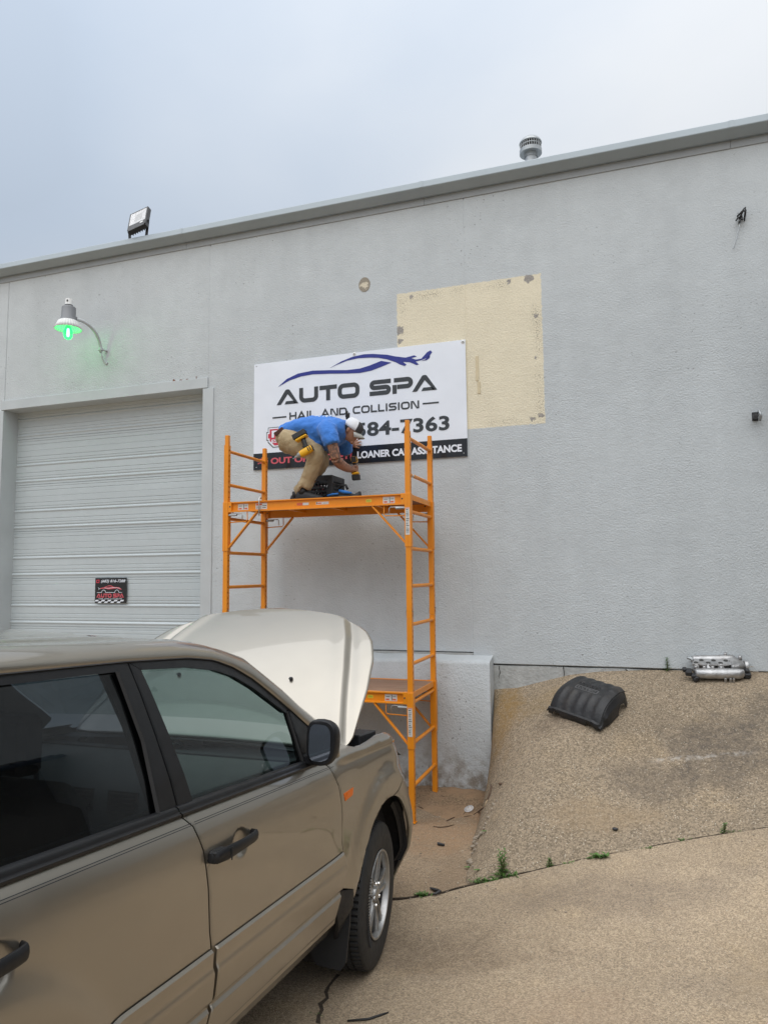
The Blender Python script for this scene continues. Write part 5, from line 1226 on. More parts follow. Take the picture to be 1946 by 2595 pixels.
# front face
m = MB(); rows = []
for h in (.25,.5,.65,.8,.92):
    sf_ = nose(h); W = float(np.interp(h,HS,WS)); rows.append([(W*u_*.92, -.05+(sf_+.05)*(1-abs(u_*.92)**2.4)**(1/2.4), h) for u_ in np.linspace(-1,1,31)])
m.loft(rows, False, False); m.build('bumper_face', M_paint, car, smooth=True, world=False)
m = MB(); rows = []
for h in (.925,1.0,1.08,1.14):
    sf_ = nose(h)-.01; W = float(np.interp(h,HS,WS)); rows.append([(W*u_*.97, -.05+(sf_+.05)*(1-abs(u_*.97)**2.4)**(1/2.4), h) for u_ in np.linspace(-.72,.72,31)])
m.loft(rows, False, False); m.build('grille_panel', M_black_plastic, car, smooth=True, world=False)
for side in (1,-1):
    m = MB(); rows = []
    for h in (.955,1.02,1.10):
        sf_ = nose(h)+.004; W = float(np.interp(h,HS,WS)); rows.append([(side*W*u_, -.05+(sf_+.05)*(1-abs(u_)**2.4)**(1/2.4), h) for u_ in np.linspace(.50,.86,12)])
    m.loft(rows, False, False); n = NT('lamp_lens'); n.set(Base_Color=(.5,.5,.5), Roughness=.08, Metallic=.3, Coat_Weight=1); m.build('headlight', n.m, car, smooth=True, world=False)
MB().box(-.85,.85,-4.15,-4.05,.45,1.25).build('tailgate', M_paint, car, world=False, bevel=.03)
m = MB(); m.loft([[(-.72,-4.10,1.25),(.72,-4.10,1.25)],[(-.62,-4.0,1.62),(.62,-4.0,1.62)]], False, False); m.build('rear_screen', M_gl_rear, car, world=False)
MB().box(-.9,.9,-4.22,-4.0,.38,.72).build('rear_bumper', M_clad, car, world=False, bevel=.04)
# --- bonnet, hinged at the screen and propped open
HA = rad(43); BO = Vector((0,-.58,1.17)); fx = Vector((0,math.cos(HA),math.sin(HA))); fz = Vector((0,-math.sin(HA),math.cos(HA)))
def bw(v): return float(np.interp(v, [0,.03,.08,.12,.45,.70,.85,.95,1.04,1.11,1.15,1.175], [.80,.845,.868,.875,.868,.835,.785,.72,.60,.44,.25,.04]))
def bsurf(x, v):
    a = abs(x); z = .030-.030*(x/.88)**2                       # crown across
    z -= .075*max(0,(v-.35)/.85)**2*1.0                        # front rolls down
    c = float(np.interp(v,[0,.09,.34,.60,.885,1.115],[.845,.826,.761,.697,.618,.53]))   # crease line
    z -= .022*sm(c-.024,c+.024,a)
    z += .006*sm(c-.12,c-.03,a)*(1-sm(c-.024,c+.024,a))
    z += .008*sm(c+.02,c+.09,a)
    z -= .05*max(0,(a-.80)/.08)**2*.15
    return BO+Vector((x,0,0))+fx*v+fz*z
m = MB(); rows = []
for v in list(np.linspace(0,.12,6))+list(np.linspace(.15,1.0,30))+list(np.linspace(1.02,1.175,14)):
    W = bw(v); c = min(float(np.interp(v,[0,.09,.34,.60,.885,1.115],[.845,.826,.761,.697,.618,.53])), W-.012)
    half = list(np.linspace(0,max(c-.03,.01),22))+list(np.linspace(max(c-.03,.01),min(c+.03,W-.002),11)[1:])+list(np.linspace(min(c+.03,W-.002),W,8)[1:])
    rows.append([bsurf(x_, v) for x_ in [-q for q in reversed(half)]+half[1:]])
m.loft(rows, False, False); hood = m.build('bonnet', M_paint, car, smooth=True, world=False)
md = hood.modifiers.new('thick','SOLIDIFY'); md.thickness = .014; md.offset = -1
m = MB(); m.loft([[bsurf(bw(v)*.9*u_, v)-fz*.03 for u_ in np.linspace(-1,1,15)] for v in np.linspace(.06,1.08,10)], False, False); m.build('bonnet_lining', M_intd, hood, world=False)
for sx in (-.36,.40):
    p = bsurf(sx,.46); m = MB(); m.ell(p+fz*.007, (.012,.017,.010), 10, 6); m.build('washer_nozzle', M_black_plastic, hood, world=False, smooth=True)
MB().tube([Vector((-.70,.45,1.05)), bsurf(-.62,.80)-fz*.03], .006, 6).build('prop_rod', M_zinc, car, world=False)
# --- wheels
def wheel(s, side, xo=.922):
    e = bpy.data.objects.new('wheel', None); COL.objects.link(e); e.parent = car; e.location = (side*xo, s, AH); e.rotation_euler = (0,0,rad(4) if s > -1 else 0)
    M = Matrix.Rotation(rad(90)*side,4,'Y')    # lathe z -> outward
    R = .3675; n_ = 288; prof = [(.219,-.010),(.226,-.002),(.245,.005),(.285,.009),(.318,.007),(.344,.0),(.357,-.007),(.363,-.016)]
    rings = []
    for r, z in prof: rings.append([M @ Vector((r*math.cos(2*math.pi*k/n_), r*math.sin(2*math.pi*k/n_), z)) for k in range(n_)])
    def row(r, z, sip=0, ph=0):
        rings.append([M @ Vector(((r-(sip if (k+ph) % 4 == 0 else 0))*math.cos(2*math.pi*k/n_), (r-(sip if (k+ph) % 4 == 0 else 0))*math.sin(2*math.pi*k/n_), z)) for k in range(n_)])
    row(R-.003,-.020,.010); row(R-.001,-.027,.013); row(R,-.044,.014); row(R,-.060,.014)
    for z in (-.062,-.102,-.142,-.182):
        row(R-.013,z-.001); row(R-.013,z-.009); row(R,z-.011,.012,2); row(R,z-.038,.012,3)
    row(R,-.230,.006); row(.34,-.255); row(.28,-.262); row(.22,-.25)
    m = MB(); m.loft(rings, False); m.build('tyre', M_tyre, e, smooth=True, auto=28, world=False)
    m = MB(); m.lathe([(.2185,-.004),(.223,.002),(.2195,.006),(.212,.004),(.207,-.008),(.204,-.03)], 64, M); rim = m.build('rim', M_alloy, e, smooth=True, auto=40, world=False)
    for k in range(5):
        a0 = 2*math.pi*k/5+math.pi/2+.1
        p = [(.04,-.036),(.09,-.034),(.15,-.042),(.208,-.060),(.208,.060),(.15,.042),(.09,.034),(.04,.036)]
        RZ = M @ Matrix.Rotation(a0,4,'Z'); sp = MB(); sp.prism(p, -.052, -.024, RZ)
        for d_ in (-1,1):
            q = [(.04,d_*.036),(.09,d_*.034),(.15,d_*.042),(.208,d_*.060),(.208,d_*.030),(.15,d_*.019),(.09,d_*.015),(.04,d_*.015)]
            sp.loft([[RZ @ Vector((x,y,-.0245)) for x, y in q],[RZ @ Vector((x,y*.97,-.012-.014*max(0,(.10-x)/.06))) for x, y in q]], True)
        sp.build('spoke', M_alloy, e, world=False, bevel=.004)
    m = MB(); m.lathe([(.0,-.006),(.030,-.007),(.036,-.012),(.040,-.028),(.075,-.032),(.085,-.05)], 32, M); m.build('hub', M_alloy, e, smooth=True, auto=35, world=False)
    for k in range(5):
        a0 = 2*math.pi*(k+.5)/5+math.pi/2+.1; m = MB(); m.lathe([(.0,-.006),(.008,-.007),(.0105,-.012),(.0105,-.035)], 8, M @ Matrix.Rotation(a0,4,'Z') @ Matrix.Translation((.058,0,0))); m.build('lug_nut', M_chrome, e, smooth=True, auto=35, world=False)
    m = MB(); m.lathe([(.204,-.031),(.198,-.15),(.205,-.235)], 48, M); m.build('barrel', M_intd, e, world=False, smooth=True)
    m = MB(); m.lathe([(.0,-.12),(.140,-.12),(.145,-.13)], 40, M); m.build('brake_disc', M_intd, e, world=False)
    # moulded characters on the sidewall, read only as short ribs
    m = MB()
    for k in range(26):
        a0 = rad(238+k*2.9); m.bar(M @ Vector((.262*math.cos(a0),.262*math.sin(a0),.0155)), M @ Vector((.290*math.cos(a0+.012),.290*math.sin(a0+.012),.0163)), .006, .003)
    m.build('sidewall_rib', M_tyre, e, world=False)
    return e
for s in (AX, RX_):
    for side in (1,-1): wheel(s, side)
tag(MB().box(-.3,.3,-2.9,.2,.30,.42).build('underbody', M_intd, car, world=False))
# ------------------------------------------------------------------ worker
DK = .737
per = thing('person', 'worker in blue T-shirt, tan trousers and white cap, bent over on the scaffold', 'person', (-3.0,-.65,DK))
def cloth(name, col, w=.5, sc_=9):
    n = NT(name); q = n.noise(sc_,4,.6,dist=1.2); c = n.mul(col, n.rng(n.noise(4,3),.3,.7,.94,1.05)); n.set(Base_Color=c, Roughness=.85, Sheen_Weight=.15, Normal=n.bump(q, w, .02), Specular_IOR_Level=.2); return n.m
M_shirt = cloth('blue_jersey', (.055,.20,.60), .55, 10); M_pants = cloth('tan_twill', (.40,.31,.185), .6, 11)
n = NT('skin'); tt = n.rng(n.noise(34,4,.6), .44, .56); X = n.xyz()
arm_mask = n.math('MULTIPLY', n.rng(X[2], 1.06, 1.10), n.rng(X[2], 1.31, 1.30)); c = n.mix(n.math('MULTIPLY', n.math('MULTIPLY', tt, arm_mask), .75), (.36,.185,.115), (.075,.055,.05))
n.set(Base_Color=c, Roughness=.5, Subsurface_Weight=.08, Subsurface_Radius=(.02,.008,.004)); M_skin = n.m
M_hair = simple('black_hair', (.012,.010,.009), .6, bump=.6, bs=120); M_shoe = simple('black_shoe', (.014,.014,.016), .6, var=.3, vs=30, bump=.3)
M_capw = cloth('white_cap', (.74,.75,.78), .2, 30); M_capb = simple('dark_cap_panel', (.045,.045,.05), .8); M_brim = simple('grey_brim', (.42,.42,.39), .8)
def ring(c, a, b, ra, rb, n=18, p=1.0):
    c, a, b = Vector(c), Vector(a), Vector(b)
    return [c+a*ra*math.copysign(abs(math.cos(t))**p,math.cos(t))+b*rb*math.copysign(abs(math.sin(t))**p,math.sin(t)) for t in np.linspace(0,2*math.pi,n,endpoint=False)]
def dense(P, k=3):
    P = [Vector(p) for p in P]; out = []
    for i in range(len(P)-1):
        p0 = P[max(i-1,0)]; p1, p2 = P[i], P[i+1]; p3 = P[min(i+2,len(P)-1)]
        for j in range(k):
            t = j/k; out.append(.5*((2*p1)+(-p0+p2)*t+(2*p0-5*p1+4*p2-p3)*t*t+(-p0+3*p1-3*p2+p3)*t**3))
    return out+[P[-1]]
def limb(m, pts, rs, k=3, n=16):
    P = dense(pts, k); R = np.interp(np.linspace(0,1,len(P)), np.linspace(0,1,len(rs)), rs); m.tube(P, [float(r) for r in R], n)
# head frame: face looks down and to the right
hc = Vector((-2.512,-.60,1.450)); hup = Vector((.60,.02,.80)).normalized(); hf = Vector((.78,.05,-.62)); hf = (hf-hup*hf.dot(hup)).normalized(); hs = hf.cross(hup)   # hs: towards the camera
HM = Matrix(((hf.x,-hs.x,hup.x,hc.x),(hf.y,-hs.y,hup.y,hc.y),(hf.z,-hs.z,hup.z,hc.z),(0,0,0,1)))
if hs.y > 0: HM = Matrix(((hf.x,hs.x,hup.x,hc.x),(hf.y,hs.y,hup.y,hc.y),(hf.z,hs.z,hup.z,hc.z),(0,0,0,1)))
HM = HM @ Matrix.Scale(.90,4)
H = lambda x, y, z: HM @ Vector((x,y,z))      # x forward, y away from the camera, z up
bd = MB()
hr = [(-.118,.020,.030,.035),(-.105,.022,.052,.045),(-.085,.018,.072,.056),(-.05,.008,.088,.066),(-.01,.0,.098,.074),(.03,-.004,.102,.078),(.07,-.008,.094,.073),(.10,-.010,.070,.055),(.118,-.012,.030,.026)]
bd.loft([ring(H(cx,0,z), hf*.9, HM.col[1].to_3d(), a, b, 20) for z, cx, a, b in hr])
bd.loft([ring(H(x,0,z), hf*.9, HM.col[1].to_3d(), a, b, 10) for z, x, a, b in ((.025,.092,.012,.010),(-.005,.104,.016,.013),(-.028,.112,.018,.017),(-.038,.100,.014,.015))])   # nose
bd.ell(H(.090,0,-.062), (.016,.022,.008), 10, 6); bd.ell(H(.088,0,-.074), (.014,.020,.008), 10, 6)      # lips
bd.ell(H(.082,0,-.105), (.022,.028,.020), 10, 6)                                                        # chin
bd.ell(H(.085,0,.030), (.016,.050,.012), 10, 6)                                                         # brow
for sy in (-1,1): bd.ell(H(-.010,sy*.079,-.012), (.020,.012,.034), 10, 8, HM.to_3x3().to_4x4())
limb(bd, [(-2.68,-.62,1.47),(-2.61,-.615,1.475),(-2.545,-.605,1.44)], [.068,.058,.055])                  # neck
bd.loft([ring((x,-.63,z), (0,0,1), (0,1,0), a, b) for x, z, a, b in ((-3.20,1.46,.07,.13),(-3.05,1.47,.085,.15),(-2.85,1.455,.10,.155),(-2.70,1.44,.10,.16),(-2.60,1.46,.07,.12))])
# right arm (near the camera)
limb(bd, [(-2.66,-.79,1.44),(-2.645,-.84,1.40),(-2.61,-.855,1.27),(-2.585,-.83,1.135)], [.062,.060,.054,.047])
limb(bd, [(-2.59,-.835,1.14),(-2.575,-.75,1.10),(-2.555,-.62,1.075),(-2.545,-.53,1.075)], [.047,.050,.040,.030])
# left arm reaching to the sign
limb(bd, [(-2.66,-.45,1.43),(-2.66,-.36,1.36),(-2.70,-.28,1.30),(-2.76,-.14,1.38),(-2.765,-.075,1.41)], [.06,.052,.045,.036,.029])
# left hand pressed on the sign, fingers spread to the right
hp = Vector((-2.735,-.048,1.425)); limb(bd, [(-2.765,-.06,1.415),hp,(-2.695,-.040,1.435)], [.027,.036,.034])
for k, (dx, dz, l) in enumerate(((.085,.040,.072),(.095,.020,.082),(.092,-.002,.076),(.078,-.024,.060))):
    b0 = Vector((-2.705,-.036,1.450-.017*k)); dr = Vector((dx,0,dz)).normalized(); limb(bd, [b0, b0+dr*l*.5+Vector((0,-.006,0)), b0+dr*l+Vector((0,.012,0))], [.0105,.0095,.0075], 3, 8)
limb(bd, [(-2.745,-.045,1.445),(-2.725,-.038,1.48),(-2.70,-.028,1.502)], [.013,.011,.008], 3, 8)
# right hand gripping the drill handle
gp = Vector((-2.535,-.475,1.075))
limb(bd, [(-2.547,-.54,1.075),(-2.545,-.51,1.080),(-2.552,-.475,1.085)], [.028,.034,.026])
for k in range(4):
    z = 1.105-.021*k; c0 = Vector((-2.56,-.475,z))
    limb(bd, [c0+Vector((0,-.012,0)), c0+Vector((.004,.030,.002)), c0+Vector((.034,.040,-.002)), c0+Vector((.055,.016,-.006)), c0+Vector((.048,-.012,-.006))], [.0105,.0105,.010,.009,.008], 3, 8)
limb(bd, [(-2.535,-.525,1.10),(-2.512,-.495,1.115),(-2.508,-.455,1.118)], [.014,.012,.009], 3, 8)
# legs (inside the trousers)
for (hp_, kn, an) in (((-3.12,-.715,1.39),(-2.80,-.77,1.20),(-2.965,-.75,.84)),((-3.12,-.555,1.39),(-2.86,-.53,1.19),(-3.16,-.50,.84))):
    limb(bd, [hp_, kn], [.075,.055]); limb(bd, [kn, an], [.055,.036]); limb(bd, [an, (an[0]+.02,an[1],.775),(an[0]+.12,an[1],.772)], [.034,.032,.028])
bd.loft([ring((x,-.635,z), (0,0,1), (0,1,0), a, b) for x, z, a, b in ((-3.24,1.42,.07,.11),(-3.15,1.43,.10,.14),(-3.05,1.45,.09,.14))])
body = remesh(bd.build('body', M_skin, per, smooth=True), .0062, 3)
# eyes
n = NT('eye'); n.set(Base_Color=(.05,.035,.03), Roughness=.15)
for sy in (-1,1): MB().ell(H(.088,sy*.034,.004), (.010,.012,.007), 10, 6).build('eye', n.m, body, smooth=True)
# trousers
tr_ = MB()
tr_.loft([ring((x,-.635,z), (-dz_,0,dx_), (0,1,0), a, b, 20) for x, z, a, b, dx_, dz_ in ((-3.275,1.415,.055,.10,1,0),(-3.255,1.42,.095,.145,1,0),(-3.19,1.43,.118,.168,1,0),(-3.10,1.44,.112,.165,1,.1),(-3.04,1.445,.10,.155,1,.1),(-3.0,1.445,.085,.145,1,.1))])
limb(tr_, [(-3.17,-.73,1.375),(-3.03,-.745,1.335),(-2.90,-.765,1.265),(-2.815,-.775,1.205),(-2.83,-.775,1.13),(-2.88,-.765,1.02),(-2.925,-.755,.935),(-2.95,-.752,.890)], [.128,.118,.108,.092,.084,.080,.074,.070,.068], 4, 20)
limb(tr_, [(-3.17,-.54,1.375),(-3.04,-.53,1.33),(-2.92,-.53,1.255),(-2.87,-.53,1.19),(-2.90,-.53,1.12),(-3.0,-.52,1.0),(-3.09,-.51,.92),(-3.145,-.50,.880)], [.122,.112,.100,.086,.080,.075,.070,.066,.064], 4, 20)
# gathers at the cuffs and behind the knee
for z, s_ in ((.945,.077),(.920,.081),(.895,.076)): limb(tr_, [(-2.925-(.955-z)*.7-.01,-.755,z+.008),(-2.925-(.955-z)*.7+.01,-.755,z-.008)], [s_,s_], 2, 18)
trousers = tr_.build('trousers', M_pants, per, smooth=True); remesh(trousers, .012, 3)
tx = bpy.data.textures.new('folds', 'CLOUDS'); tx.noise_scale = .06; tx.noise_depth = 2
d_ = trousers.modifiers.new('folds','DISPLACE'); d_.texture = tx; d_.strength = .024; d_.mid_level = .5; d_.texture_coords = 'LOCAL'
# T-shirt
ts_ = MB()
T_ = [(-3.245,1.492,.018,.10),(-3.22,1.487,.058,.150),(-3.14,1.485,.098,.172),(-3.02,1.488,.116,.182),(-2.90,1.474,.142,.188),(-2.80,1.452,.160,.192),(-2.70,1.440,.152,.205),(-2.62,1.448,.120,.200),(-2.565,1.462,.085,.14),(-2.55,1.465,.070,.09)]
ts_.loft([ring((x,-.63,z), (0,0,1), (0,1,0), a, b, 24) for x, z, a, b in T_])
limb(ts_, [(-2.71,-.74,1.45),(-2.67,-.83,1.42),(-2.635,-.865,1.36),(-2.605,-.87,1.268)], [.095,.098,.085,.082,.080], 3, 18)
limb(ts_, [(-2.71,-.52,1.45),(-2.67,-.43,1.41),(-2.67,-.38,1.34),(-2.69,-.34,1.30)], [.095,.092,.080,.076], 3, 18)
ts_.loft([ring(p_, (1,0,.3), (0,1,0), a, b, 20) for p_, a, b in (((-2.90,-.63,1.43),.16,.17),((-2.86,-.63,1.36),.15,.165),((-2.81,-.63,1.30),.105,.15),((-2.79,-.63,1.285),.07,.12))])
shirt = ts_.build('t_shirt', M_shirt, per, smooth=True); remesh(shirt, .011, 3)
d_ = shirt.modifiers.new('folds','DISPLACE'); d_.texture = tx; d_.strength = .022; d_.mid_level = .5; d_.texture_coords = 'LOCAL'
# white print across the shoulders
n = NT('shirt_print'); n.set(Base_Color=(.62,.72,.82), Roughness=.8)
for i in range(5):
    for j in range(2):
        if (i*7+j*3) % 4 == 3: continue
        x = -2.86+i*.038+j*.01; z = 1.475+.152*1.05-.004*i-.0; y = -.69-j*.04
        zz = (1.474+.150*math.sqrt(max(0,1-((y+.63)/.19)**2))) if x < -2.8 else (1.452+.166*math.sqrt(max(0,1-((y+.63)/.19)**2)))
        MB().box(x,x+.026,y-.014,y+.014,zz-.030,zz-.010).build('back_print', n.m, shirt, bevel=.004)
# cap
cp = MB()
crow = [(.018,.112,.094),(.045,.116,.096),(.080,.106,.088),(.108,.082,.068),(.126,.048,.042),(.132,.012,.012)]
cp.loft([ring(H(-.004-.012*(z>.1),0,z), hf*.9, HM.col[1].to_3d(), a, b, 26) for z, a, b in crow]); cap = cp.build('cap', M_capw, per, smooth=True)
fp = MB(); rows = []
for z, a, b in crow[:5]: rows.append([H(-.004+(a+.0025)*math.cos(t),(b+.0025)*math.sin(t),z) for t in np.linspace(-.95,.95,14)])
fp.loft(rows, False, False); fp.build('front_panel', M_capb, cap, smooth=True)
br = MB(); rows = []
for t in np.linspace(-1,1,15):
    y = .078*t; x0 = .088*math.sqrt(max(0,1-t*t*.75))+.012; l = .078*(1-t*t*.55)
    rows.append([H(x0,y,.022-.020*t*t), H(x0+l*.5,y,.016-.034*t*t), H(x0+l,y*.95,.004-.046*t*t)])
br.loft(rows, False, False); o = br.build('brim', M_brim, cap, smooth=True); md = o.modifiers.new('t','SOLIDIFY'); md.thickness = .004
for a in (0,1.05,2.1):
    m = MB(); m.tube([H((.118*math.cos(t)-.004)*math.cos(a),.098*math.cos(t)*math.sin(a),.03+.103*math.sin(t)) for t in np.linspace(0,math.pi,14)], .0022, 5); m.build('seam', M_capw, cap)
# hair: short at the nape, tuft through the strap
hm_ = MB(); hm_.loft([ring(H(x,0,z), hf*.9, HM.col[1].to_3d(), a, b, 18) for z, x, a, b in ((-.075,-.052,.020,.055),(-.045,-.040,.052,.071),(-.01,-.030,.071,.079),(.02,-.028,.080,.086))])
for k in range(14): 
    a = rnd.uniform(-.9,.9); p = H(-.105,.02*a,.065+.02*rnd.random()); hm_.tube([p, p+H(-.03,.035*a,.03)-H(0,0,0), p+H(-.045,.05*a,.055+.02*rnd.random())-H(0,0,0)], [.011,.009,.002], 5)
hm_.build('hair', M_hair, per, smooth=True)
# shoes
for (x, y, yaw) in ((-3.035,-.755,0),(-3.225,-.50,.05)):
    m = MB(); rings = []
    for s, hw, top, bot in ((0,.030,.060,.012),(.02,.042,.115,.0),(.07,.045,.122,.0),(.12,.047,.112,.0),(.18,.050,.090,.0),(.24,.049,.072,.002),(.28,.038,.056,.008),(.298,.016,.036,.014)):
        rings.append([(x+s, y+hw*math.copysign(abs(math.cos(t))**.7,math.cos(t)), DK+bot+(top-bot)*(.5+.5*math.copysign(abs(math.sin(t))**.7,math.sin(t)))) for t in np.linspace(0,2*math.pi,16,endpoint=False)])
    m.loft(rings); sh_o = m.build('shoe', M_shoe, per, smooth=True)
    q = [(0,-.030),(.05,-.044),(.14,-.043),(.20,-.051),(.27,-.044),(.30,-.012),(.30,.012),(.27,.044),(.20,.051),(.14,.043),(.05,.044),(0,.030)]
    m = MB(); m.prism([(x+a-.003,y+b) for a, b in q], DK+.001, DK+.024); m.build('sole', M_black_plastic, sh_o, bevel=.004)
    m = MB(); m.tube([(x+.075,y-.0,DK+.085),(x+.07,y-.0,DK+.15)], [.050,.047], 14); m.build('shoe_collar', M_shoe, sh_o, smooth=True)
# wallet in the back pocket
t = thing('wallet', 'brown leather wallet poking out of the back pocket of the tan trousers', 'wallet', (-3.215,-.80,1.465))
Mw = Matrix.Translation((-3.205,-.795,1.452)) @ Matrix.Rotation(rad(-33),4,'Y') @ Matrix.Rotation(rad(20),4,'X')
MB().box(-.055,.055,-.010,.010,-.018,.022,Mw).build('leather', simple('brown_leather',(.085,.035,.025),.6), t, bevel=.004)
# ------------------------------------------------------------------ cordless drivers
M_yel = simple('tool_yellow', (.80,.42,.012), .45, var=.06, vs=30); M_tblk = simple('tool_black', (.018,.018,.018), .5, var=.2, vs=40)
def driver(name, label, M, chuck_silver=True):
    # local: nose +X, handle -Z, battery at the bottom
    t = thing(name, label, 'drill', M.translation)
    b = MB(); b.loft([ring(M @ Vector((x,0,z)), (M.to_3x3() @ Vector((0,1,0))), (M.to_3x3() @ Vector((0,0,1))), a, c_, 14, .75) for x, z, a, c_ in ((-.085,.0,.022,.022),(-.080,.0,.030,.031),(-.02,.0,.033,.035),(.03,.0,.033,.034),(.05,.0,.029,.030))]); b.build('motor_housing', M_yel, t, smooth=True, auto=50)
    b = MB(); b.loft([ring(M @ Vector((x,0,0)), (M.to_3x3() @ Vector((0,1,0))), (M.to_3x3() @ Vector((0,0,1))), a, a, 14) for x, a in ((.0505,.028),(.075,.024),(.085,.014),(.11,.011))]); b.build('nose_cone', M_grey_metal if chuck_silver else M_tblk, t, smooth=True, auto=40)
    b = MB(); b.tube([M @ Vector((.11,0,0)), M @ Vector((.135,0,0))], .0035, 6); b.build('bit', M_grey_metal, t)
    b = MB(); b.loft([ring(M @ Vector((x,0,z)), (M.to_3x3() @ Vector((1,0,0))), (M.to_3x3() @ Vector((0,1,0))), a, c_, 12, .8) for z, x, a, c_ in ((-.02,-.025,.028,.021),(-.05,-.028,.023,.019),(-.09,-.034,.021,.018),(-.125,-.038,.026,.021))]); b.build('grip', M_tblk, t, smooth=True)
    b = MB(); b.box(-.086,-.0815,-.026,.026,-.028,.028,M).box(-.07,-.06,-.0345,.0345,-.02,.02,M).box(-.05,-.04,-.0345,.0345,-.02,.02,M); b.build('vent_panel', M_tblk, t, bevel=.002)
    b = MB(); b.box(-.09,.035,-.036,.036,-.150,-.126,M); b.build('battery_mount', M_yel, t, bevel=.008)
    b = MB(); b.box(-.092,.045,-.038,.038,-.205,-.151,M); b.build('battery', M_tblk, t, bevel=.006)
    b = MB(); b.box(-.012,.0,-.008,.008,-.065,-.04,M); b.build('trigger', M_tblk, t, bevel=.003)
    return t
def frame(o, nose_, hand):
    x = Vector(nose_).normalized(); z = -Vector(hand); z = (z-x*z.dot(x)).normalized(); y = z.cross(x)
    return Matrix(((x.x,y.x,z.x,o[0]),(x.y,y.y,z.y,o[1]),(x.z,y.z,z.z,o[2]),(0,0,0,1)))
driver('hand_drill', 'yellow and black cordless drill gripped in the worker\'s right hand', frame((-2.548,-.435,1.185), (-.25,.95,.10), (.12,-.12,-1)), False)
driver('belt_driver', 'yellow and black impact driver hanging upside down from the worker\'s belt', frame((-2.862,-.925,1.205), (-.9,-.1,-.45), (-.22,.04,1)), True)
# belt hook strap
t = thing('milk_crate', 'black plastic milk crate of tools behind the worker\'s legs', 'crate', (-2.91,-.39,DK))
cx0,cx1,cy0,cy1,cz0,cz1 = -3.075,-2.745,-.555,-.225,DK,1.030
for (x0,x1,y0,y1) in ((cx0,cx1,cy0,cy0+.010),(cx0,cx1,cy1-.010,cy1),(cx0,cx0+.010,cy0+.0101,cy1-.0101),(cx1-.010,cx1,cy0+.0101,cy1-.0101)):
    for za, zb_ in ((cz1-.055,cz1),(cz0,cz0+.04),(cz1-.10,cz1-.075)): MB().box(x0,x1,y0,y1,za,zb_).build('side_band', M_black_plastic, t, bevel=.002)
for x in (cx0+.02,cx1-.02):
    for y in (cy0+.02,cy1-.02): MB().box(x-.022,x+.022,y-.022,y+.022,cz0,cz1-.001).build('corner_post', M_black_plastic, t, bevel=.003)
m = MB()
for k in range(9):
    for s_ in (-1,1):
        for (a, b) in (('y',cy0+.005),('y',cy1-.005),('x',cx1-.005),('x',cx0+.005)):
            u0 = k/8; u1 = min(max(u0+s_*.28,0),1); l0, l1 = (cx0+.03,cx1-.03) if a == 'y' else (cy0+.03,cy1-.03)
            p0 = (l0+(l1-l0)*u0, cz0+.035); p1 = (l0+(l1-l0)*u1, cz1-.082)
            P0 = (p0[0],b,p0[1]) if a == 'y' else (b,p0[0],p0[1]); P1 = (p1[0],b,p1[1]) if a == 'y' else (b,p1[0],p1[1])
            m.bar(P0, P1, .010, .014)
m.build('lattice', M_black_plastic, t)
m = MB(); m.box(cx0+.01,cx1-.01,cy0+.01,cy1-.01,cz0+.005,cz0+.012); m.build('base', M_black_plastic, t)
# contents of the crate: a roll of tape, a coil of hose, bottles
def torus(m, c, R, r, axis, n=20, k=8):
    a = Vector(axis).normalized(); u_ = a.orthogonal().normalized(); v = a.cross(u_); rings = []
    for i in range(n+1):
        t_ = 2*math.pi*i/n; o_ = u_*math.cos(t_)+v*math.sin(t_); rings.append([Vector(c)+o_*(R+r*math.cos(s_))+a*r*math.sin(s_) for s_ in np.linspace(0,2*math.pi,k,endpoint=False)])
    m.loft(rings, False)
m = MB(); torus(m, (-2.95,-.45,.88), .06, .022, (.2,1,.3)); tag(m.build('tape_roll', simple('pink_tape',(.42,.08,.13),.5), None, smooth=True), 'pinkish roll of tape inside the black milk crate', 'tape')
m = MB(); torus(m, (-2.82,-.40,.87), .055, .016, (.9,.3,.2)); torus(m, (-2.82,-.36,.90), .05, .014, (.7,.3,.5)); tag(m.build('cable_coil', simple('pale_cable',(.55,.56,.55),.4), None, smooth=True), 'coil of pale cable seen through the crate lattice', 'cable')
for x, y, z, h in ((-2.99,-.33,DK+.014,.2),(-2.80,-.47,DK+.014,.17)): tag(MB().lathe([(.0,0),(.032,0),(.032,h*.7),(.014,h*.85),(.014,h),(.0,h)], 14, Matrix.Translation((x,y,z))).build('spray_can', M_grey_metal, None, smooth=True, auto=40), 'grey spray can at the back of the black crate' if y > -.4 else 'grey spray can at the front right of the black crate', 'can')
# slumped tool bag
t = thing('tool_bag', 'slumped black and bright blue tool pouch lying on the scaffold deck right of the crate', 'bag', (-2.56,-.62,DK))
m = MB(); rings = []
for x, zc, hz, hy in ((-2.735,.765,.022,.07),(-2.68,.775,.035,.10),(-2.60,.785,.046,.11),(-2.52,.782,.044,.10),(-2.46,.775,.035,.08),(-2.425,.785,.045,.05),(-2.41,.795,.032,.02)):
    rings.append([(x, -.63+hy*math.cos(a), max(DK+.001, zc+hz*math.sin(a)*(1+.25*math.sin(a*3+x*30)))) for a in np.linspace(0,2*math.pi,18,endpoint=False)])
m.loft(rings); m.build('pouch', M_shoe, t, smooth=True)
M_bl = simple('bright_blue_fabric', (.02,.16,.50), .7)
m = MB(); m.tube([(-2.72,-.725,.800),(-2.66,-.735,.812),(-2.60,-.74,.812)], .009, 8).tube([(-2.60,-.715,.845),(-2.54,-.73,.828),(-2.47,-.715,.815)], [.012,.016,.009], 8); m.build('blue_trim', M_bl, t, smooth=True)
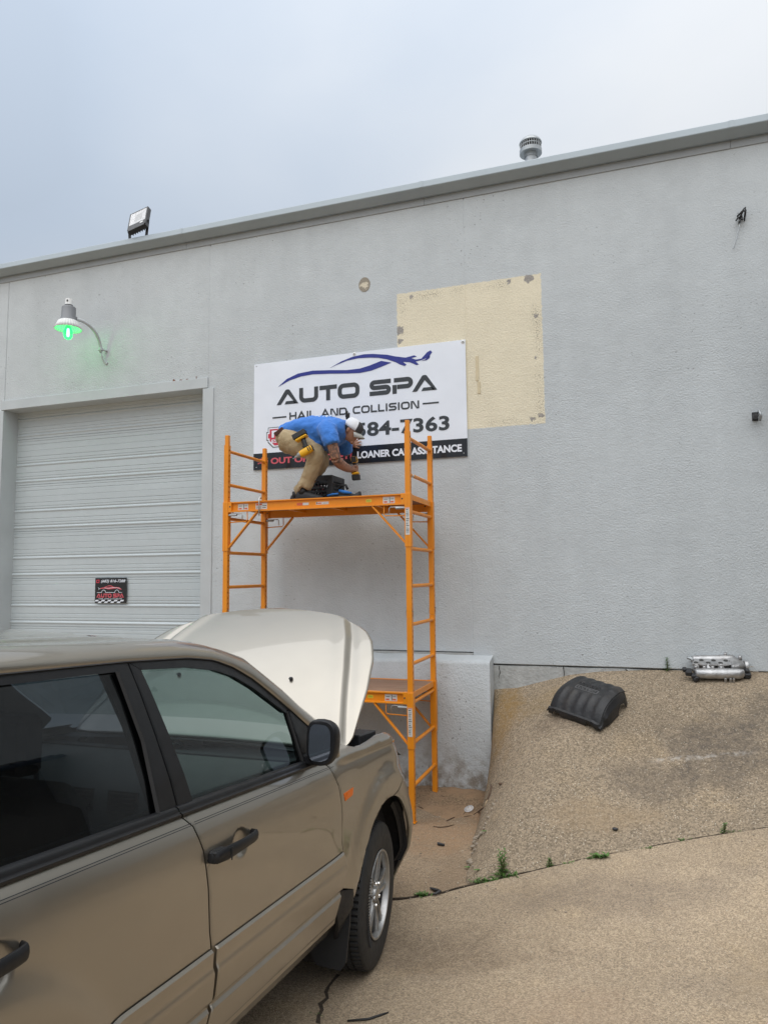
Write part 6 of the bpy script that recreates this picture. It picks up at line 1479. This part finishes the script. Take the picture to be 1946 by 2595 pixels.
m = MB(); m.tube([(-2.64,-.64,.86),(-2.60,-.66,.905),(-2.55,-.67,.90),(-2.53,-.67,.86)], .013, 8); m.build('handle_loop', M_shoe, t, smooth=True)
# ------------------------------------------------------------------ plastic engine cover lying on the slope
M_cover = simple('engine_cover_plastic', (.013,.0135,.015), .5, var=.5, vs=9, dirt=.22, bump=.3, bs=60)
pc, pn = at(1492, 1790)
n_ = pn.normalized()
ex = Vector((math.cos(rad(-36)),math.sin(rad(-36)),0)); ex = (ex-n_*ex.dot(n_)).normalized(); ey = n_.cross(ex)
pc = pc+n_*.0
EM = Matrix(((ex.x,ey.x,n_.x,pc.x),(ex.y,ey.y,n_.y,pc.y),(ex.z,ey.z,n_.z,pc.z),(0,0,0,1)))
EM = EM @ Matrix.Scale(.82,4)
t = thing('engine_cover', 'black plastic engine cover lying on the concrete slope', 'engine cover', pc)
CW, CD = .30, .26        # half width, half depth
def cz(x, y):
    # arched front-to-back shell that falls steeply to its front and right edges
    yy = (y+CD)/(2*CD); z = .195*(1-abs((yy-.60)/.64)**2.8)
    z -= .030*max(0,(abs(x)-.22)/.08)**1.5
    # sunken ribbed field in front of the name plate and ribs behind it
    if yy < .44: 
        k = sm(.02,.08,yy)*sm(.44,.39,yy)*sm(.245,.215,abs(x)); z -= .012*k; z += k*.011*(.5+.5*math.cos(x*2*math.pi/.115))**1.5
    if yy > .66: z += .010*(.5+.5*math.cos(x*2*math.pi/.12))*sm(.66,.72,yy)
    return z
m = MB(); rows = []
xs = np.linspace(-CW,CW,61); ys = np.linspace(-CD,CD,49)
for y in ys: rows.append([EM @ Vector((x*(1-.10*((y+CD)/(2*CD)-.3)), y, max(cz(x,y),.02))) for x in xs])
m.loft(rows, False, False); o = m.build('shell', M_cover, t, smooth=True); md = o.modifiers.new('t','SOLIDIFY'); md.thickness = .005; md.offset = -1
# front skirt with scalloped lower edge
def skirt(pts, name):
    m = MB(); m.loft(pts, False, False); o = m.build(name, M_cover, t); md = o.modifiers.new('t','SOLIDIFY'); md.thickness = .005
fr = []
for x in np.linspace(-CW,CW,49):
    zt = max(cz(x,-CD),.02); low = .0
    low += .080*max(0,1-((abs(x)-.20)/.045)**2) if abs(abs(x)-.20) < .045 else 0
    fr.append([EM @ Vector((x*1.03,-CD+.002,zt+.035)), EM @ Vector((x*1.03,-CD-.022,zt+.028)), EM @ Vector((x*1.03,-CD-.030,.028)), EM @ Vector((x*1.03,-CD-.026,-.012+low))])
skirt(fr, 'front_skirt')
rs = []
for y in np.linspace(-CD-.025,CD-.02,41):
    yy = (y+CD)/(2*CD); x1 = CW*(1-.10*(yy-.3)); zt = max(cz(CW,max(y,-CD)),.02); low = -.012
    if .56 < yy < .84: low += .085*math.sqrt(max(0,1-((yy-.70)/.14)**2))
    low = min(low, zt-.01); b = .020*sm(.12,.2,yy)*sm(.95,.85,yy)
    rs.append([EM @ Vector((x1-.03,y,zt+.012)), EM @ Vector((x1+.006,y,zt-.004)), EM @ Vector((x1+.016+b,y,zt*.62)), EM @ Vector((x1+.020+b,y,low))])
skirt(rs, 'side_skirt')
ls = []
for y in np.linspace(-CD-.025,CD-.02,31):
    yy = (y+CD)/(2*CD); x1 = -CW*(1-.10*(yy-.3)); zt = max(cz(-CW,max(y,-CD)),.02)
    ls.append([EM @ Vector((x1+.03,y,zt+.012)), EM @ Vector((x1-.006,y,zt-.004)), EM @ Vector((x1-.018,y,zt*.5)), EM @ Vector((x1-.020,y,.0))])
skirt(ls, 'side_skirt')
m = MB(); m.box(.20,.31,-.19,-.06,.02,.10,EM); m.build('side_block', M_cover, t, bevel=.015)
for x in (-.06,.05,.17): MB().lathe([(.0,.0),(.010,.0)], 8, EM @ Matrix.Translation((x,-CD-.034,.055)) @ Matrix.Rotation(rad(90),4,'X')).build('bolt_hole', M_crack, t)
# moulded plate with its lettering, and a raised frame
def on(x, y, dz): return EM @ Vector((float(x), float(y), float(cz(x,y)+dz)))
def emb(body, x0, x1, y0, y1, mat, dz, name, bold):
    cu = bpy.data.curves.new('t','FONT'); cu.body = body; cu.size = 1; cu.offset = bold; cu.resolution_u = 3
    o = bpy.data.objects.new('t', cu); COL.objects.link(o); dg = bpy.context.evaluated_depsgraph_get(); dg.update()
    me = bpy.data.meshes.new_from_object(o.evaluated_get(dg)); bpy.data.objects.remove(o)
    X_ = [v.co.x for v in me.vertices]; Y_ = [v.co.y for v in me.vertices]
    for v in me.vertices:
        x = x0+(v.co.x-min(X_))/(max(X_)-min(X_))*(x1-x0); y = y0+(v.co.y-min(Y_))/(max(Y_)-min(Y_))*(y1-y0); v.co = on(x, y, dz)
    me.materials.clear(); me.materials.append(mat); me.name = name
    r = bpy.data.objects.new(name, me); COL.objects.link(r); r.parent = t; r.matrix_parent_inverse = basis(t).inverted()
    md = r.modifiers.new('t','SOLIDIFY'); md.thickness = .006
M_emb = simple('grey_emboss', (.075,.075,.076), .45); M_embd = simple('dark_emboss', (.006,.006,.007), .5)  # tones set apart from the shell so the raised marks read
emb('HONDA', -.135, .135, .045, .095, M_embd, .009, 'raised_name', .05)
emb('i-VTEC', -.105, .105, -.006, .024, M_emb, .008, 'raised_mark', .05)
m = MB()
for a, b in (((-.13,-.016),(.13,-.016)),((-.13,.034),(.13,.034)),((-.13,-.016),(-.13,.034)),((.13,-.016),(.13,.034))):
    m.tube([on(a[0]+(b[0]-a[0])*k/6, a[1]+(b[1]-a[1])*k/6, .003) for k in range(7)], .006, 5)
m.build('plate_frame', M_emb, t)
# ------------------------------------------------------------------ cast intake manifold
M_cast = simple('cast_aluminium', (.44,.44,.44), .42, .8, var=.22, vs=18, bump=.35, bs=80, dirt=.4)
pc, pn = at(1822, 1722); n_ = pn.normalized()
n_ = (n_*.4+Vector((.05,-.42,.8))).normalized()
ex = Vector((math.cos(rad(4)),math.sin(rad(4)),.03)); ex = (ex-n_*ex.dot(n_)).normalized(); ey = n_.cross(ex)
IM = Matrix(((ex.x,ey.x,n_.x,pc.x),(ex.y,ey.y,n_.y,pc.y),(ex.z,ey.z,n_.z,pc.z),(0,0,0,1)))
IM = IM @ Matrix.Translation((.0,.09,.012)) @ Matrix.Scale(.80,4)
t = thing('intake_manifold', 'silver cast engine intake manifold lying against the wall at the top of the slope', 'engine part', pc)
V = lambda x,y,z: IM @ Vector((x,y,z))
m = MB(); rings = []
for x, a, b, zc in ((-.25,.030,.035,.055),(-.235,.055,.052,.06),(-.10,.062,.056,.06),(.08,.064,.058,.062),(.19,.060,.055,.065),(.23,.040,.045,.07),(.245,.015,.03,.07)):
    rings.append([V(x,-.115+a*math.cos(q),zc+b*math.sin(q)) for q in np.linspace(0,2*math.pi,18,endpoint=False)])
m.loft(rings); m.build('front_plenum', M_cast, t, smooth=True)
m = MB(); rings = []
for x, a, b, zc in ((-.25,.03,.03,.10),(-.22,.05,.045,.10),(.10,.055,.05,.11),(.17,.05,.05,.11),(.20,.02,.03,.11)):
    rings.append([V(x,.10+a*math.cos(q),zc+b*math.sin(q)) for q in np.linspace(0,2*math.pi,16,endpoint=False)])
m.loft(rings); m.build('rear_plenum', M_cast, t, smooth=True)
m = MB(); plate = [(-.27,-.055),(.10,-.055),(.20,.0),(.16,.06),(-.25,.06)]
m.prism(plate, .118, .136, IM); m.build('port_flange', M_cast, t, bevel=.004)
for k in range(6):
    x = -.225+k*.062; y = -.022 if k % 2 == 0 else .026
    m = MB(); m.lathe([(.0,.1372),(.021,.1372)], 18, IM @ Matrix.Translation((x,y,0)) @ Matrix.Scale(1.15,4,(1,0,0))); m.build('port', M_crack, t)
    m = MB(); m.tube([V(x,y,.118),V(x,y-.03 if k % 2 == 0 else y+.03,.085),V(x,-.09 if k % 2 == 0 else .08,.06)], [.030,.030,.032], 12); m.build('runner', M_cast, t, smooth=True)
m = MB(); m.lathe([(.0,.1372),(.012,.1372)], 12, IM @ Matrix.Translation((.125,.02,0))); m.build('port', M_crack, t)
for k in range(4): 
    x = -.235+k*.085; m = MB(); m.tube([V(x,-.075,.09),V(x+.0,-.078,.128)], [.018,.013], 10); m.build('boss', M_cast, t, smooth=True)
for k in range(3):
    x = -.19+k*.088; m = MB(); m.tube([V(x,-.066,.131),V(x+.055,-.066,.134)], .005, 6); m.build('rib', M_cast, t)
m = MB(); m.loft([[V(x,y0,z0),V(x,y1,z0),V(x,y1,z1),V(x,y0,z1)] for x, y0, y1, z0, z1 in ((.12,-.10,.10,.06,.15),(.20,-.08,.09,.05,.15),(.27,-.05,.05,.05,.13))]); m.build('throttle_neck', M_cast, t, bevel=.012)
T = IM @ Matrix.Translation((.275,-.0,.085)) @ Matrix.Rotation(rad(90),4,'Y')
MB().lathe([(.030,-.01),(.062,-.008),(.066,0),(.066,.022),(.055,.026),(.045,.026),(.043,.0),(.0,.0)], 22, T).build('throttle_ring', M_cast, t, smooth=True, auto=40)
m = MB(); m.box(.245,.315,-.115,-.03,.0,.06,IM).box(.255,.30,-.10,-.05,.0605,.10,IM); m.build('throttle_motor', M_black_plastic, t, bevel=.008)
MB().box(.205,.235,-.135,-.105,.035,.115,IM).build('bracket_tab', M_cast, t, bevel=.003)
for a, b in (((.31,.02,.07),(.37,.02,.072)),((.30,-.03,.05),(.40,-.03,.042))): MB().tube([V(*a),V(*b)], .004, 6).build('stud', M_zinc, t)
m = MB(); m.box(-.345,-.28,-.135,-.05,.03,.085,IM).box(-.37,-.33,-.10,-.05,.055,.10,IM).box(-.29,-.24,-.165,-.10,.02,.06,IM); m.build('map_sensor', M_black_plastic, t, bevel=.006)
m = MB(); 
for k in range(6): m.ell(V(-.255+.02*rnd.random(),-.16-.02*rnd.random(),.005+.03*rnd.random()), (.022,.016,.014), 8, 5)
m.build('vacuum_valve', M_black_metal, t, smooth=True)
for x in (.045,.095,.125): MB().box(x-.012,x+.012,-.187,-.176,-.012,.045,IM).build('mounting_lug', M_cast, t, bevel=.003)
MB().tube([V(-.305,.05,.15),V(-.26,.05,.14),V(-.25,.02,.13)], [.012,.016,.014], 8).build('pipe_stub', M_grey_metal, t, smooth=True)
for x, y in ((.10,.12),(.235,.06)): MB().tube([V(x,y,.13),V(x,y,.178)], [.018,.014], 10).build('boss', M_cast, t, smooth=True)
MB().lathe([(.0,.004),(.009,.0),(.009,-.03)], 8, IM @ Matrix.Translation((-.145,-.177,.06)) @ Matrix.Rotation(rad(90),4,'X')).build('bolt', M_zinc, t)
# ------------------------------------------------------------------ the neighbour beside the yard (outside the frame; the car side mirrors it)
t = thing('side_building', 'dark metal-roofed annex beside the slope, outside the frame to the right', 'building', (2.5,-2.6,-1.3))
M_wh = simple('annex_wall', (.21,.20,.185), .8); M_whr = simple('blue_roof_metal', (.035,.05,.085), .4, .3)
MB().box(3.2,8,-5.2,-.02,-1.6,1.5).build('wall', M_wh, t)
m = MB(); q = []
for k in range(27):
    y = -5.4+k*.2; q += [(y,0),(y+.06,0),(y+.08,.05),(y+.12,.05),(y+.14,0)]
m.loft([[(2.8,y,1.25+z) for y,z in q],[(8.2,y,2.5+z) for y,z in q]], False, False); m.build('roof', M_whr, t)
MB().box(2.75,2.81,-5.4,-.02,1.1,1.23).build('gutter', M_whr, t)
MB().box(3.15,3.198,-3.9,-1.9,-1.5,.8).build('door', simple('annex_door', (.10,.10,.105), .6), t)
